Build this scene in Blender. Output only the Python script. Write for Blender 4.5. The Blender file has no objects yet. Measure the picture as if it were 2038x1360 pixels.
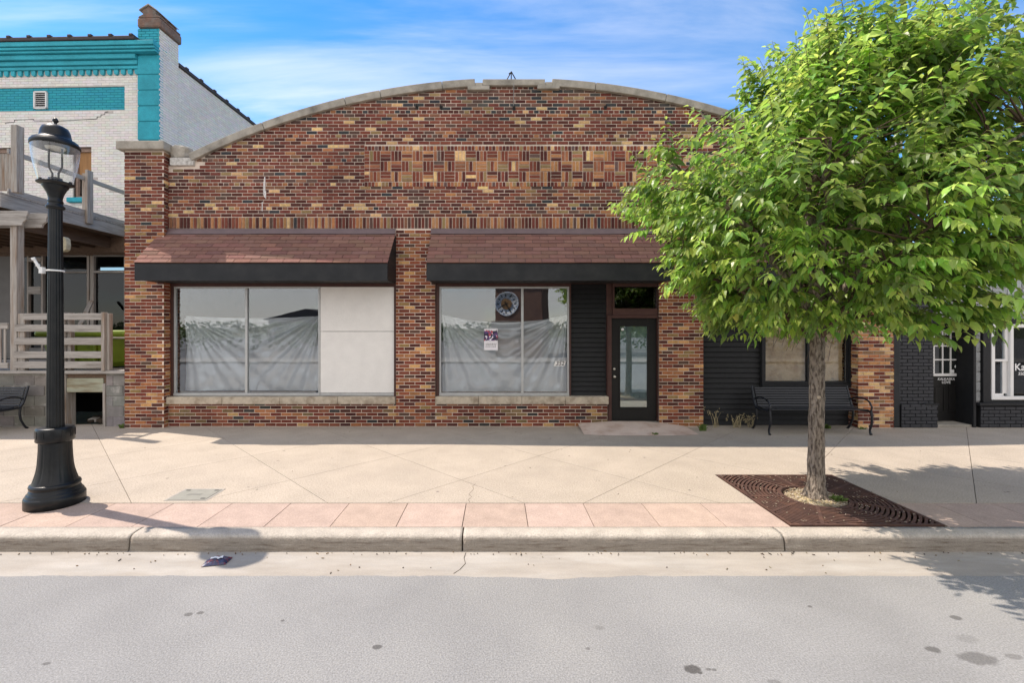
import bpy, bmesh, math, random
from mathutils import Vector, Matrix, noise as mnoise

random.seed(7)
R = math.radians
sc = bpy.context.scene
col = sc.collection

# ------------------------------------------------------------------ camera
CAMZ = 2.0
F = 906.0                      # focal length in photo pixels (16 mm on 36 mm)
cam_d = bpy.data.cameras.new('camera')
cam = bpy.data.objects.new('camera', cam_d); col.objects.link(cam)
cam.location = (0, 0, CAMZ); cam.rotation_euler = (R(90), 0, 0)
cam_d.sensor_width = 36; cam_d.lens = F * 36 / 2038
cam_d.shift_x = 29 / 2038; cam_d.shift_y = -30 / 2038
cam_d.clip_start = 0.05; cam_d.clip_end = 3000
sc.camera = cam

# ------------------------------------------------------------------ sun + sky
SUN = Vector((-0.62, 0.212, 1.0)).normalized()      # towards the sun
elev = math.asin(SUN.z); azim = math.atan2(SUN.x, SUN.y)   # clockwise from +Y
sl = bpy.data.lights.new('sun', 'SUN'); sun = bpy.data.objects.new('sun', sl); col.objects.link(sun)
sl.energy = 2.9; sl.angle = R(0.53); sl.color = (1.0, 0.985, 0.96)
sun.rotation_euler = (-SUN).to_track_quat('-Z', 'Y').to_euler()
w = bpy.data.worlds.new('World'); sc.world = w; w.use_nodes = True
nt = w.node_tree; nt.nodes.clear()
def N(nt, t, **k):
    n = nt.nodes.new(t)
    for a, b in k.items(): setattr(n, a, b)
    return n
out = N(nt, 'ShaderNodeOutputWorld'); bg = N(nt, 'ShaderNodeBackground'); bg.inputs[1].default_value = 0.15
sky = N(nt, 'ShaderNodeTexSky', sky_type='NISHITA'); sky.sun_disc = False
sky.sun_elevation = elev; sky.sun_rotation = azim
sky.altitude = 800; sky.air_density = 1.0; sky.dust_density = 0.25; sky.ozone_density = 2.6
tc = N(nt, 'ShaderNodeTexCoord')
sep = N(nt, 'ShaderNodeSeparateXYZ'); nt.links.new(tc.outputs['Generated'], sep.inputs[0])
zc = N(nt, 'ShaderNodeMath', operation='MAXIMUM'); zc.inputs[1].default_value = 0.04
nt.links.new(sep.outputs[2], zc.inputs[0])
za = N(nt, 'ShaderNodeMath', operation='ADD'); za.inputs[1].default_value = 0.12; nt.links.new(zc.outputs[0], za.inputs[0])
dx = N(nt, 'ShaderNodeMath', operation='DIVIDE'); dy = N(nt, 'ShaderNodeMath', operation='DIVIDE')
nt.links.new(sep.outputs[0], dx.inputs[0]); nt.links.new(za.outputs[0], dx.inputs[1])
nt.links.new(sep.outputs[1], dy.inputs[0]); nt.links.new(za.outputs[0], dy.inputs[1])
cmb = N(nt, 'ShaderNodeCombineXYZ'); nt.links.new(dx.outputs[0], cmb.inputs[0]); nt.links.new(dy.outputs[0], cmb.inputs[1])
def cloud_layer(rot, sx, sy, scale, detail, lo, hi, dist):
    mp = N(nt, 'ShaderNodeMapping'); mp.inputs['Rotation'].default_value = (0, 0, rot); mp.inputs['Scale'].default_value = (sx, sy, 1)
    nt.links.new(cmb.outputs[0], mp.inputs[0])
    nz = N(nt, 'ShaderNodeTexNoise'); nz.inputs['Scale'].default_value = scale; nz.inputs['Detail'].default_value = detail
    nz.inputs['Roughness'].default_value = 0.58; nz.inputs['Distortion'].default_value = dist
    nt.links.new(mp.outputs[0], nz.inputs['Vector'])
    mr = N(nt, 'ShaderNodeMapRange', interpolation_type='SMOOTHSTEP'); mr.inputs[1].default_value = lo; mr.inputs[2].default_value = hi
    nt.links.new(nz.outputs[0], mr.inputs[0])
    return mr.outputs[0]
c1 = cloud_layer(R(-28), 0.5, 1.9, 1.25, 9, 0.38, 0.88, 0.7)
c2 = cloud_layer(R(-12), 0.35, 1.0, 0.8, 5, 0.42, 0.72, 0.3)
mul = N(nt, 'ShaderNodeMath', operation='MULTIPLY'); nt.links.new(c1, mul.inputs[0]); mul.inputs[1].default_value = 0.46
mx = N(nt, 'ShaderNodeMath', operation='MULTIPLY_ADD'); nt.links.new(c2, mx.inputs[0]); mx.inputs[1].default_value = 0.16
nt.links.new(mul.outputs[0], mx.inputs[2])
# the panes mirror a bank of broken cloud behind the viewer: cover thickens towards -Y
c3 = cloud_layer(R(20), 0.7, 0.9, 0.9, 7, 0.12, 0.5, 0.4)
bk = N(nt, 'ShaderNodeMapRange', interpolation_type='SMOOTHSTEP'); bk.inputs[1].default_value = 0.25; bk.inputs[2].default_value = -0.55; bk.inputs[4].default_value = 0.9
nt.links.new(sep.outputs[1], bk.inputs[0])
bm_ = N(nt, 'ShaderNodeMath', operation='MULTIPLY'); nt.links.new(c3, bm_.inputs[0]); nt.links.new(bk.outputs[0], bm_.inputs[1])
fin = N(nt, 'ShaderNodeMath', operation='MAXIMUM'); nt.links.new(mx.outputs[0], fin.inputs[0]); nt.links.new(bm_.outputs[0], fin.inputs[1])
mixc = N(nt, 'ShaderNodeMixRGB'); nt.links.new(fin.outputs[0], mixc.inputs[0]); hsv = N(nt, 'ShaderNodeHueSaturation'); hsv.inputs['Saturation'].default_value = 1.42; nt.links.new(sky.outputs[0], hsv.inputs['Color']); nt.links.new(hsv.outputs[0], mixc.inputs[1])
mixc.inputs[2].default_value = (4.9, 5.15, 5.5, 1)
nt.links.new(mixc.outputs[0], bg.inputs[0]); nt.links.new(bg.outputs[0], out.inputs[0])
vs = sc.view_settings
vs.view_transform = 'Standard'; vs.look = 'None'; vs.exposure = 0.93; vs.gamma = 1; vs.use_curve_mapping = False
vs.use_white_balance = True; vs.white_balance_temperature = 7500; vs.white_balance_tint = 14
sc.cycles.max_bounces = 5; sc.cycles.transparent_max_bounces = 10
sc.cycles.use_denoising = True

# ------------------------------------------------------------------ helpers
def W(px, py, Y):
    return Vector(((px - 990) * Y / F, Y, CAMZ + (650 - py) * Y / F))
def WX(px, Y): return (px - 990) * Y / F
def WZ(py, Y): return CAMZ + (650 - py) * Y / F

class MB:
    def __init__(s): s.v = []; s.f = []; s.c = []; s.s = []
    def add(s, vs, fs, c=None, smooth=False):
        b = len(s.v); s.v += [tuple(p) for p in vs]
        for f in fs: s.f.append(tuple(i + b for i in f)); s.c.append(c); s.s.append(smooth)
    def box(s, x0, x1, y0, y1, z0, z1, c=None):
        s.add([(x0,y0,z0),(x1,y0,z0),(x1,y1,z0),(x0,y1,z0),(x0,y0,z1),(x1,y0,z1),(x1,y1,z1),(x0,y1,z1)],
              [(0,3,2,1),(4,5,6,7),(0,1,5,4),(1,2,6,5),(2,3,7,6),(3,0,4,7)], c); return s
    def bar(s, a, b, w, h, up=(0,0,1), c=None):
        a = Vector(a); b = Vector(b); d = (b - a).normalized(); u = Vector(up)
        if abs(d.dot(u)) > .98: u = Vector((0, 1, 0))
        x = d.cross(u).normalized() * w / 2; z = x.cross(d).normalized() * h / 2
        s.add([a-x-z, a+x-z, a+x+z, a-x+z, b-x-z, b+x-z, b+x+z, b-x+z],
              [(0,1,2,3),(7,6,5,4),(0,4,5,1),(1,5,6,2),(2,6,7,3),(3,7,4,0)], c); return s
    def prism(s, pts, axis, a0, a1, c=None):
        """pts 2D polygon; axis 'y': pts are (x,z); 'x': (y,z); 'z': (x,y)"""
        n = len(pts)
        f = {'y': lambda p, a: (p[0], a, p[1]), 'x': lambda p, a: (a, p[0], p[1]), 'z': lambda p, a: (p[0], p[1], a)}[axis]
        vs = [f(p, a0) for p in pts] + [f(p, a1) for p in pts]
        fs = [tuple(range(n)), tuple(range(2*n-1, n-1, -1))] + [(i, n+i, n+(i+1) % n, (i+1) % n) for i in range(n)]
        s.add(vs, fs, c); return s
    def tube(s, pts, rad, n=8, c=None, caps=True):
        pts = [Vector(p) for p in pts]; m = len(pts)
        if not hasattr(rad, '__len__'): rad = [rad] * m
        vs = []; prev = None
        for i, p in enumerate(pts):
            t = (pts[min(i+1, m-1)] - pts[max(i-1, 0)]).normalized()
            if prev is None:
                u = Vector((1, 0, 0)) if abs(t.x) < .8 else Vector((0, 1, 0))
            else: u = prev
            u = (u - t * u.dot(t)).normalized(); prev = u; v = t.cross(u)
            for k in range(n):
                a = 2 * math.pi * k / n
                vs.append(p + (u * math.cos(a) + v * math.sin(a)) * rad[i])
        fs = [(i*n+k, i*n+(k+1) % n, (i+1)*n+(k+1) % n, (i+1)*n+k) for i in range(m-1) for k in range(n)]
        s.add(vs, fs, c, True)
        if caps: s.add([vs[k] for k in range(n)], [tuple(range(n-1, -1, -1))], c); s.add([vs[(m-1)*n+k] for k in range(n)], [tuple(range(n))], c)
        return s
    def lathe(s, prof, n=32, cx=0, cy=0, c=None, flute=None):
        vs = []; m = len(prof)
        for r, z in prof:
            for k in range(n):
                a = 2 * math.pi * k / n; rr = r * (flute(k, r, z) if flute else 1)
                vs.append((cx + rr*math.cos(a), cy + rr*math.sin(a), z))
        fs = [(i*n+k, i*n+(k+1) % n, (i+1)*n+(k+1) % n, (i+1)*n+k) for i in range(m-1) for k in range(n)]
        s.add(vs, fs, c, True); return s
    def mesh(s, name, mat):
        me = bpy.data.meshes.new(name); me.from_pydata(s.v, [], s.f)
        if any(c is not None for c in s.c):
            ca = me.color_attributes.new('Col', 'FLOAT_COLOR', 'CORNER'); d = []
            for f, c in zip(s.f, s.c):
                c = c or (1, 1, 1)
                d += [c[0], c[1], c[2], 1] * len(f)
            ca.data.foreach_set('color', d)
        if any(s.s): me.polygons.foreach_set('use_smooth', s.s)
        if mat: me.materials.append(mat)
        me.update(); return me
    def build(s, name, mat, parent=None, bevel=0, kind=None, label=None):
        o = bpy.data.objects.new(name, s.mesh(name, mat)); col.objects.link(o)
        if parent: o.parent = parent
        if bevel:
            b = o.modifiers.new('bevel', 'BEVEL'); b.width = bevel; b.segments = 2; b.limit_method = 'ANGLE'
        if kind: o['kind'] = kind
        if label: o['label'] = label
        return o
def link(name, me, parent=None, loc=(0,0,0), rot=(0,0,0)):
    o = bpy.data.objects.new(name, me); col.objects.link(o); o.location = loc; o.rotation_euler = rot
    if parent: o.parent = parent
    return o
def thing(name, label, cat, loc=(0,0,0), rz=0, group=None):
    o = bpy.data.objects.new(name, None); col.objects.link(o); o.location = loc; o.rotation_euler = (0,0,rz)
    o.empty_display_size = .2; o['label'] = label; o['category'] = cat
    if group: o['group'] = group
    return o
def tag(o, label, cat, group=None):
    o['label'] = label; o['category'] = cat
    if group: o['group'] = group
    return o
def copy_tree(o, parent=None):
    c = o.copy(); col.objects.link(c); c.parent = parent
    for ch in list(o.children): copy_tree(ch, c)
    return c
def text_obj(name, s, size, mat, parent, loc, ext=.001, shear=0, align='CENTER', rot=(R(90),0,0)):
    cu = bpy.data.curves.new(name, 'FONT'); cu.body = s; cu.size = size; cu.extrude = ext; cu.shear = shear
    cu.align_x = align; cu.align_y = 'CENTER'; cu.offset = size * .012
    t = bpy.data.objects.new(name, cu); col.objects.link(t)
    dg = bpy.context.evaluated_depsgraph_get()
    me = bpy.data.meshes.new_from_object(t.evaluated_get(dg)); bpy.data.objects.remove(t)
    me.materials.clear(); me.materials.append(mat)
    return link(name, me, parent, loc, rot)

# ------------------------------------------------------------------ materials
MATS = {}
def mat(name, base=(.5,.5,.5), rough=.8, var=.15, scale=8, bump=.0, bscale=60, stretch=(1,1,1), metal=0, attr=False,
        spec=.3, c2=None, c2scale=3, c2lo=.45, c2hi=.65, fine=0, fscale=300, bdist=.01, coat=0, trans=0, big=None):
    m = bpy.data.materials.new(name); m.use_nodes = True; nt = m.node_tree; L = nt.links.new
    b = nt.nodes['Principled BSDF']; b.inputs['Roughness'].default_value = rough; b.inputs['Metallic'].default_value = metal
    b.inputs['Specular IOR Level'].default_value = spec; b.inputs['Coat Weight'].default_value = coat
    tcn = N(nt, 'ShaderNodeTexCoord'); mp = N(nt, 'ShaderNodeMapping'); mp.inputs['Scale'].default_value = stretch
    geo = N(nt, 'ShaderNodeNewGeometry'); L(geo.outputs['Position'], mp.inputs[0])
    vec = mp.outputs[0]
    if attr:
        a = N(nt, 'ShaderNodeVertexColor', layer_name='Col'); cur = a.outputs[0]
    else:
        rgb = N(nt, 'ShaderNodeRGB'); rgb.outputs[0].default_value = (*base, 1); cur = rgb.outputs[0]
    def noise(sc_, det=6, ro=.6):
        n = N(nt, 'ShaderNodeTexNoise'); n.inputs['Scale'].default_value = sc_; n.inputs['Detail'].default_value = det
        n.inputs['Roughness'].default_value = ro; L(vec, n.inputs['Vector']); return n.outputs[0]
    if c2:
        mr = N(nt, 'ShaderNodeMapRange'); mr.inputs[1].default_value = c2lo; mr.inputs[2].default_value = c2hi
        L(noise(c2scale), mr.inputs[0]); mm = N(nt, 'ShaderNodeMixRGB'); L(mr.outputs[0], mm.inputs[0]); L(cur, mm.inputs[1])
        mm.inputs[2].default_value = (*c2, 1); cur = mm.outputs[0]
    def modulate(cur, src, amt):
        mr = N(nt, 'ShaderNodeMapRange'); mr.inputs[1].default_value = .25; mr.inputs[2].default_value = .75
        mr.inputs[3].default_value = 1 - amt; mr.inputs[4].default_value = 1 + amt; mr.clamp = False
        L(src, mr.inputs[0]); mm = N(nt, 'ShaderNodeMixRGB', blend_type='MULTIPLY'); mm.inputs[0].default_value = 1
        L(cur, mm.inputs[1]); L(mr.outputs[0], mm.inputs[2]); return mm.outputs[0]
    if var: cur = modulate(cur, noise(scale), var)
    if fine: cur = modulate(cur, noise(fscale, 3, .7), fine)
    if big: cur = modulate(cur, noise(big[1], 7, .62), big[0])
    L(cur, b.inputs['Base Color'])
    if bump:
        bp = N(nt, 'ShaderNodeBump'); bp.inputs['Strength'].default_value = bump; bp.inputs['Distance'].default_value = bdist
        L(noise(bscale, 5), bp.inputs['Height']); L(bp.outputs[0], b.inputs['Normal'])
    m['_col'] = 1
    MATS[name] = m
    return m
def set_color_input(m):
    b = m.node_tree.nodes['Principled BSDF']; return b, b.inputs['Base Color'].links[0].from_socket

m_brick = mat('brick_face', attr=True, rough=.85, var=.26, scale=16, bump=.6, bscale=90, fine=.22, fscale=55, spec=.2, big=(.26,.9))
m_mortar = mat('mortar', (.70,.58,.49), .95, .22, 3, .4, 200, c2=(.42,.36,.31), c2scale=1.1, c2lo=.52, c2hi=.72, big=(.2,.9))
m_wbrick = mat('painted_brick', attr=True, rough=.7, var=.09, scale=9, bump=.4, bscale=70, fine=.08, fscale=40, big=(.10,1.1))
m_wmortar = mat('white_joint', (.56,.53,.49), .9, .15, 5)
m_tmortar = mat('teal_joint', (.005,.20,.25), .9, .15, 5)
m_teal = mat('teal_paint', (.008,.33,.42), .65, .16, 5, .3, 40, fine=.12, fscale=40, big=(.14,1.5))
m_teal_d = mat('teal_paint_trim', (.012,.36,.45), .6, .2, 5, .3, 40, stretch=(.4,1,1), fine=.14, fscale=40, big=(.16,1.5))
m_bbrick = mat('black_painted_brick', (.036,.037,.043), .55, .25, 14, .4, 110, spec=.3)
m_bmortar = mat('black_joint', (.012,.012,.014), .9, .1)
m_coping = mat('coping_stone', (.38,.345,.295), .95, .28, 5, .7, 70, c2=(.20,.185,.16), c2scale=2.6, c2lo=.48, c2hi=.72, fine=.22, fscale=120)
m_sill = mat('limestone_sill', (.50,.43,.34), .9, .2, 9, .5, 60, c2=(.30,.24,.18), c2scale=5, fine=.12)
m_black = mat('black_siding', (.021,.0215,.0235), .55, .2, 14, .12, 80, spec=.2)
m_fascia = mat('charcoal_metal', (.022,.024,.027), .5, .2, 4, .08, 40, spec=.22, c2=(.028,.029,.031), c2scale=2)
m_soffit = mat('soffit_vinyl', (.02,.02,.02), .6, .1, spec=.2)
m_brown = mat('brown_trim', (.07,.032,.027), .55, .18, 8, .1, 80)
m_flash = mat('flashing_metal', (.115,.07,.072), .42, .2, 6, .1, 30, spec=.6)
m_shingle = mat('asphalt_shingle', attr=True, rough=.95, var=.10, scale=14, bump=.7, bscale=260, fine=.22, fscale=340)
m_white = mat('white_panel', (.78,.765,.74), .75, .05, 5, .5, 45, fine=.05, fscale=110)
m_alu = mat('aluminium_frame', (.46,.47,.47), .42, .12, 10, metal=.35)
m_dark = mat('dark_interior', (.035,.033,.032), .9, .2, 3)
m_door = mat('black_door_paint', (.014,.0135,.0135), .42, .12, 10, spec=.25)
m_brass = mat('brass', (.55,.40,.18), .25, .1, 30, metal=1)
m_chrome = mat('satin_nickel', (.6,.57,.5), .28, .1, 30, metal=1)
m_slab = mat('slab_concrete', rough=.92, attr=True, var=.10, scale=2.0, bump=.6, bscale=70, fine=.34, fscale=58, c2=(.40,.342,.28), c2scale=.9, c2lo=.4, c2hi=.8)
m_conc = mat('tan_concrete', (.455,.385,.305), .92, .13, 2.3, .4, 120, c2=(.40,.36,.31), c2scale=.8, fine=.2, fscale=110)
m_ramp = mat('ramp_concrete', (.66,.53,.45), .92, .12, 6, .5, 120, c2=(.47,.33,.26), c2scale=3, fine=.15, fscale=150)
m_pink = mat('pink_concrete', attr=True, rough=.92, var=.14, scale=5, bump=.5, bscale=70, fine=.22, fscale=60)
m_base = mat('joint_dirt', (.10,.08,.06), .95, .3, 30)
m_gutter = mat('gutter_concrete', (.355,.318,.275), .92, .14, 3.2, .4, 90, stretch=(.5,2,2), c2=(.40,.37,.33), c2scale=2.2, fine=.14, fscale=150)
m_soil = mat('soil', (.07,.052,.038), .98, .3, 20, 1, 60)
m_lamp = mat('lamp_enamel', (.008,.0095,.011), .36, .2, 10, .08, 90, spec=.32, c2=(.016,.017,.017), c2scale=6)
m_bench = mat('bench_enamel', (.012,.014,.019), .36, .1, 14, spec=.45)
m_grate = mat('rusty_iron', (.085,.045,.035), .85, .25, 9, .5, 160, c2=(.12,.06,.042), c2scale=6)
m_bark = mat('bark', (.30,.245,.195), .95, .35, 30, 1.0, 55, stretch=(1,1,.28), c2=(.10,.075,.058), c2scale=44, c2lo=.46, c2hi=.6, bdist=.03)
m_twig = mat('twig_bark', (.10,.065,.045), .9, .2, 30)
m_wgx = mat('weathered_wood', (.36,.335,.31), .92, .28, 26, .5, 60, stretch=(.12,1.4,1.4), c2=(.19,.165,.145), c2scale=11, c2lo=.5, c2hi=.72)
m_wgy = mat('weathered_wood_y', (.37,.35,.33), .92, .28, 26, .5, 60, stretch=(1.4,.12,1.4), c2=(.20,.175,.155), c2scale=11, c2lo=.5, c2hi=.72)
m_wgz = mat('weathered_wood_z', (.35,.32,.29), .92, .28, 26, .5, 60, stretch=(1.4,1.4,.12), c2=(.24,.16,.11), c2scale=9, c2lo=.48, c2hi=.72)
m_joist = mat('old_brown_wood', (.13,.085,.06), .92, .3, 18, .4, 60, stretch=(1.4,.15,1.4))
m_oldwood = mat('old_green_board', (.33,.34,.26), .9, .2, 9, .4, 60, stretch=(.2,1,1.4), c2=(.20,.15,.09), c2scale=6)
m_cmu = mat('concrete_block', attr=True, rough=.95, var=.2, scale=7, bump=.8, bscale=130, c2=(.44,.42,.39), c2scale=3.2, c2lo=.57, c2hi=.72, fine=.18, fscale=150)
m_cmuj = mat('block_joint', (.36,.335,.30), .95, .2, 10)
m_green = mat('lime_plastic', (.17,.24,.02), .45, .15, 5, .1, 30, c2=(.06,.08,.015), c2scale=7, c2lo=.56, c2hi=.75)
m_tile = mat('dark_roof_tile', (.055,.045,.045), .6, .2, 10)
m_reds = mat('weathered_red_stone', (.22,.135,.105), .95, .3, 9, .7, 60, c2=(.17,.15,.135), c2scale=4)
m_ply = mat('orange_plywood', (.36,.19,.085), .8, .25, 8, stretch=(1.2,1,.2))
m_wtrim = mat('white_paint', (.76,.75,.74), .5, .05, 8)
m_greypanel = mat('grey_panel', (.16,.155,.15), .85, .12, 4)
m_gbjoint = mat('block_mortar_white', (.55,.53,.5), .9, .1)
m_text = mat('white_lettering', (.8,.8,.8), .5, 0)
m_num = mat('black_number', (.02,.02,.02), .5, 0)
m_grass = mat('weed_green', (.10,.15,.035), .8, .2, 20)
m_straw = mat('dry_straw', (.42,.34,.2), .9, .2, 30)
m_chip = mat('wood_chips', attr=True, rough=.9, var=.1)
m_lawn = mat('lawn', (.085,.10,.05), .95, .3, 2, .6, 40)
m_fbrick = mat('far_brick', (.22,.12,.085), .9, .2, 4)
m_fstone = mat('far_stone', (.36,.31,.26), .9, .15, 4)
m_lite = mat('cream_plastic', (.55,.50,.36), .6, .2, 14)

# asphalt with aggregate and oil spots
m_road = mat('asphalt', (.265,.262,.256), .93, .16, .9, .7, 80, fine=.36, fscale=85, c2=(.25,.245,.232), c2scale=.45, c2lo=.45, c2hi=.75)
def road_spots(m):
    nt = m.node_tree; L = nt.links.new; b, cur = set_color_input(m)
    geo = N(nt, 'ShaderNodeNewGeometry'); nz = N(nt, 'ShaderNodeTexNoise'); nz.inputs['Scale'].default_value = 16; nz.inputs['Detail'].default_value = 4
    L(geo.outputs['Position'], nz.inputs['Vector'])
    spots = [(1377,1333,16,9,.75),(1393,1340,5,3,.75),(1410,1333,6,3,.5),(1421,1334,5,3,.5),(1856,1293,15,7,.6),(1945,1312,38,13,.5),(1902,1230,11,5,.6),(1925,1272,22,9,.18),(2018,1308,14,6,.35),
             (751,1289,10,5,.65),(375,1224,8,4,.55),(398,1221,7,3,.55),(563,1236,4,2,.6),(92,1322,8,3,.5),(1193,1250,9,4,.25),(1540,1358,14,5,.3),(1170,1292,5,3,.4),(1612,1208,4,2,.6),(1960,1316,22,8,.4)]
    acc = None
    for px, py, rx, ry, a in spots:
        Y = F * 2.14 / (py - 650); X = (px - 990) * Y / F; sx = rx * Y / F; sy = ry * Y * Y / (F * 2.14)
        sb = N(nt, 'ShaderNodeVectorMath', operation='SUBTRACT'); sb.inputs[1].default_value = (X, Y, -.14); L(geo.outputs['Position'], sb.inputs[0])
        mp = N(nt, 'ShaderNodeVectorMath', operation='MULTIPLY'); mp.inputs[1].default_value = (1/sx, 1/sy, 0); L(sb.outputs[0], mp.inputs[0])
        ln = N(nt, 'ShaderNodeVectorMath', operation='LENGTH'); L(mp.outputs[0], ln.inputs[0])
        ad = N(nt, 'ShaderNodeMath', operation='MULTIPLY_ADD'); L(nz.outputs[0], ad.inputs[0]); ad.inputs[1].default_value = .9; L(ln.outputs['Value'], ad.inputs[2])
        mr = N(nt, 'ShaderNodeMapRange', interpolation_type='SMOOTHSTEP'); mr.inputs[1].default_value = 1.65; mr.inputs[2].default_value = 1.2; mr.inputs[4].default_value = a
        L(ad.outputs[0], mr.inputs[0])
        if acc is None: acc = mr.outputs[0]
        else:
            mm = N(nt, 'ShaderNodeMath', operation='MAXIMUM'); L(acc, mm.inputs[0]); L(mr.outputs[0], mm.inputs[1]); acc = mm.outputs[0]
    mm = N(nt, 'ShaderNodeMixRGB'); L(acc, mm.inputs[0]); L(cur, mm.inputs[1]); mm.inputs[2].default_value = (.045,.04,.036,1)
    L(mm.outputs[0], b.inputs['Base Color'])
road_spots(m_road)

# kerb: pale top; face shade painted into the colour with rust and grime streaks
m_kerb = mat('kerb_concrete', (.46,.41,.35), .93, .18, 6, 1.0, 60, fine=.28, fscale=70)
def kerb_dirt_and_shade(m):
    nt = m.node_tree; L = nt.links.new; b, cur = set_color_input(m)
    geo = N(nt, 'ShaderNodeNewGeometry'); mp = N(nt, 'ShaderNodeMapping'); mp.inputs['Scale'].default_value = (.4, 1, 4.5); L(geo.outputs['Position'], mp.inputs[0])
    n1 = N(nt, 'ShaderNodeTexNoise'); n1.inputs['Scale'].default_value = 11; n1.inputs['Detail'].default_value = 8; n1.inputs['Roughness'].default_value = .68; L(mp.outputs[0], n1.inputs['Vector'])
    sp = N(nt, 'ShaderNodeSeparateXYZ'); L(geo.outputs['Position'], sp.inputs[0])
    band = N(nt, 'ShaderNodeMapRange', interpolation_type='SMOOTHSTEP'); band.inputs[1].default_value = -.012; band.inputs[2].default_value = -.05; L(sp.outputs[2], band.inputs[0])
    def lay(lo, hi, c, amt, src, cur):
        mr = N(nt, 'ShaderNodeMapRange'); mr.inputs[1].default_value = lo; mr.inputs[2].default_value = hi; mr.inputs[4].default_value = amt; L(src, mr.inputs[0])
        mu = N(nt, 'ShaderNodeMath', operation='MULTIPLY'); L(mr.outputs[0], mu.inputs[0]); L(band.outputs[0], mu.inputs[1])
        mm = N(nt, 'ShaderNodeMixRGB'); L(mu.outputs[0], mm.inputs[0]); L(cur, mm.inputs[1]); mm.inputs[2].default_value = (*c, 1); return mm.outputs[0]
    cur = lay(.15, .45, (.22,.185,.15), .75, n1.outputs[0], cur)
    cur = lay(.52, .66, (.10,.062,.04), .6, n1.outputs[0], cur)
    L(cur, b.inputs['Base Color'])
kerb_dirt_and_shade(m_kerb)

def simple_shader(name, fn):
    m = bpy.data.materials.new(name); m.use_nodes = True; nt = m.node_tree; nt.nodes.clear()
    o = N(nt, 'ShaderNodeOutputMaterial'); s = fn(nt); nt.links.new(s, o.inputs[0]); return m
def glass_fn(refl, tint, wob=.0):
    def fn(nt):
        L = nt.links.new
        g = N(nt, 'ShaderNodeBsdfGlossy'); g.inputs['Roughness'].default_value = .012; g.inputs['Color'].default_value = (.92,.96,1,1)
        t = N(nt, 'ShaderNodeBsdfTransparent'); t.inputs[0].default_value = (*tint, 1)
        if wob:
            geo = N(nt, 'ShaderNodeNewGeometry'); nz = N(nt, 'ShaderNodeTexNoise'); nz.inputs['Scale'].default_value = 1.6; nz.inputs['Detail'].default_value = 1
            L(geo.outputs['Position'], nz.inputs['Vector']); bp = N(nt, 'ShaderNodeBump'); bp.inputs['Strength'].default_value = wob; bp.inputs['Distance'].default_value = .02
            L(nz.outputs[0], bp.inputs['Height']); L(bp.outputs[0], g.inputs['Normal'])
        lw = N(nt, 'ShaderNodeFresnel'); lw.inputs[0].default_value = 1.45
        ad = N(nt, 'ShaderNodeMath', operation='ADD', use_clamp=True); L(lw.outputs[0], ad.inputs[0]); ad.inputs[1].default_value = refl
        mx = N(nt, 'ShaderNodeMixShader'); L(ad.outputs[0], mx.inputs[0]); L(t.outputs[0], mx.inputs[1]); L(g.outputs[0], mx.inputs[2]); return mx.outputs[0]
    return fn
m_glass = simple_shader('window_glass', glass_fn(.085, (.93,.945,.95), .05))
m_glass_dim = simple_shader('dull_glass', glass_fn(.015, (.9,.93,.93), .04))
def globe_fn(nt):
    g_ = N(nt, 'ShaderNodeBsdfGlossy'); g_.inputs['Roughness'].default_value = .03; t_ = N(nt, 'ShaderNodeBsdfTransparent'); t_.inputs[0].default_value = (.97,.98,.98,1)
    lw = N(nt, 'ShaderNodeLayerWeight'); lw.inputs[0].default_value = .25
    mr = N(nt, 'ShaderNodeMapRange'); mr.inputs[3].default_value = .12; mr.inputs[4].default_value = .9; nt.links.new(lw.outputs['Facing'], mr.inputs[0])
    m_ = N(nt, 'ShaderNodeMixShader'); nt.links.new(mr.outputs[0], m_.inputs[0]); nt.links.new(t_.outputs[0], m_.inputs[1]); d_ = N(nt, 'ShaderNodeBsdfDiffuse'); d_.inputs[0].default_value = (.85,.87,.88,1); gd = N(nt, 'ShaderNodeMixShader'); gd.inputs[0].default_value = .5; nt.links.new(g_.outputs[0], gd.inputs[1]); nt.links.new(d_.outputs[0], gd.inputs[2]); nt.links.new(gd.outputs[0], m_.inputs[2]); return m_.outputs[0]
m_globe = simple_shader('clear_globe', globe_fn)
def sheet_fn(nt):
    L = nt.links.new
    d = N(nt, 'ShaderNodeBsdfDiffuse'); d.inputs[0].default_value = (.84,.86,.875,1)
    tl = N(nt, 'ShaderNodeBsdfTranslucent'); tl.inputs[0].default_value = (.6,.66,.68,1)
    g = N(nt, 'ShaderNodeBsdfGlossy'); g.inputs[1].default_value = .22; g.inputs[0].default_value = (.9,.9,.9,1)
    t = N(nt, 'ShaderNodeBsdfTransparent'); t.inputs[0].default_value = (.95,.97,.97,1)
    a = N(nt, 'ShaderNodeMixShader'); a.inputs[0].default_value = .12; L(d.outputs[0], a.inputs[1]); L(tl.outputs[0], a.inputs[2])
    b = N(nt, 'ShaderNodeMixShader'); b.inputs[0].default_value = .2; L(a.outputs[0], b.inputs[1]); L(g.outputs[0], b.inputs[2])
    geo = N(nt, 'ShaderNodeNewGeometry'); nz = N(nt, 'ShaderNodeTexNoise'); nz.inputs['Scale'].default_value = 3; nz.inputs['Detail'].default_value = 6; L(geo.outputs['Position'], nz.inputs['Vector'])
    mr = N(nt, 'ShaderNodeMapRange'); mr.inputs[1].default_value = .3; mr.inputs[2].default_value = .7; mr.inputs[3].default_value = .0; mr.inputs[4].default_value = .16; L(nz.outputs[0], mr.inputs[0])
    c = N(nt, 'ShaderNodeMixShader'); L(mr.outputs[0], c.inputs[0]); L(b.outputs[0], c.inputs[1]); L(t.outputs[0], c.inputs[2]); return c.outputs[0]
m_sheet = simple_shader('plastic_film', sheet_fn)
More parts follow.
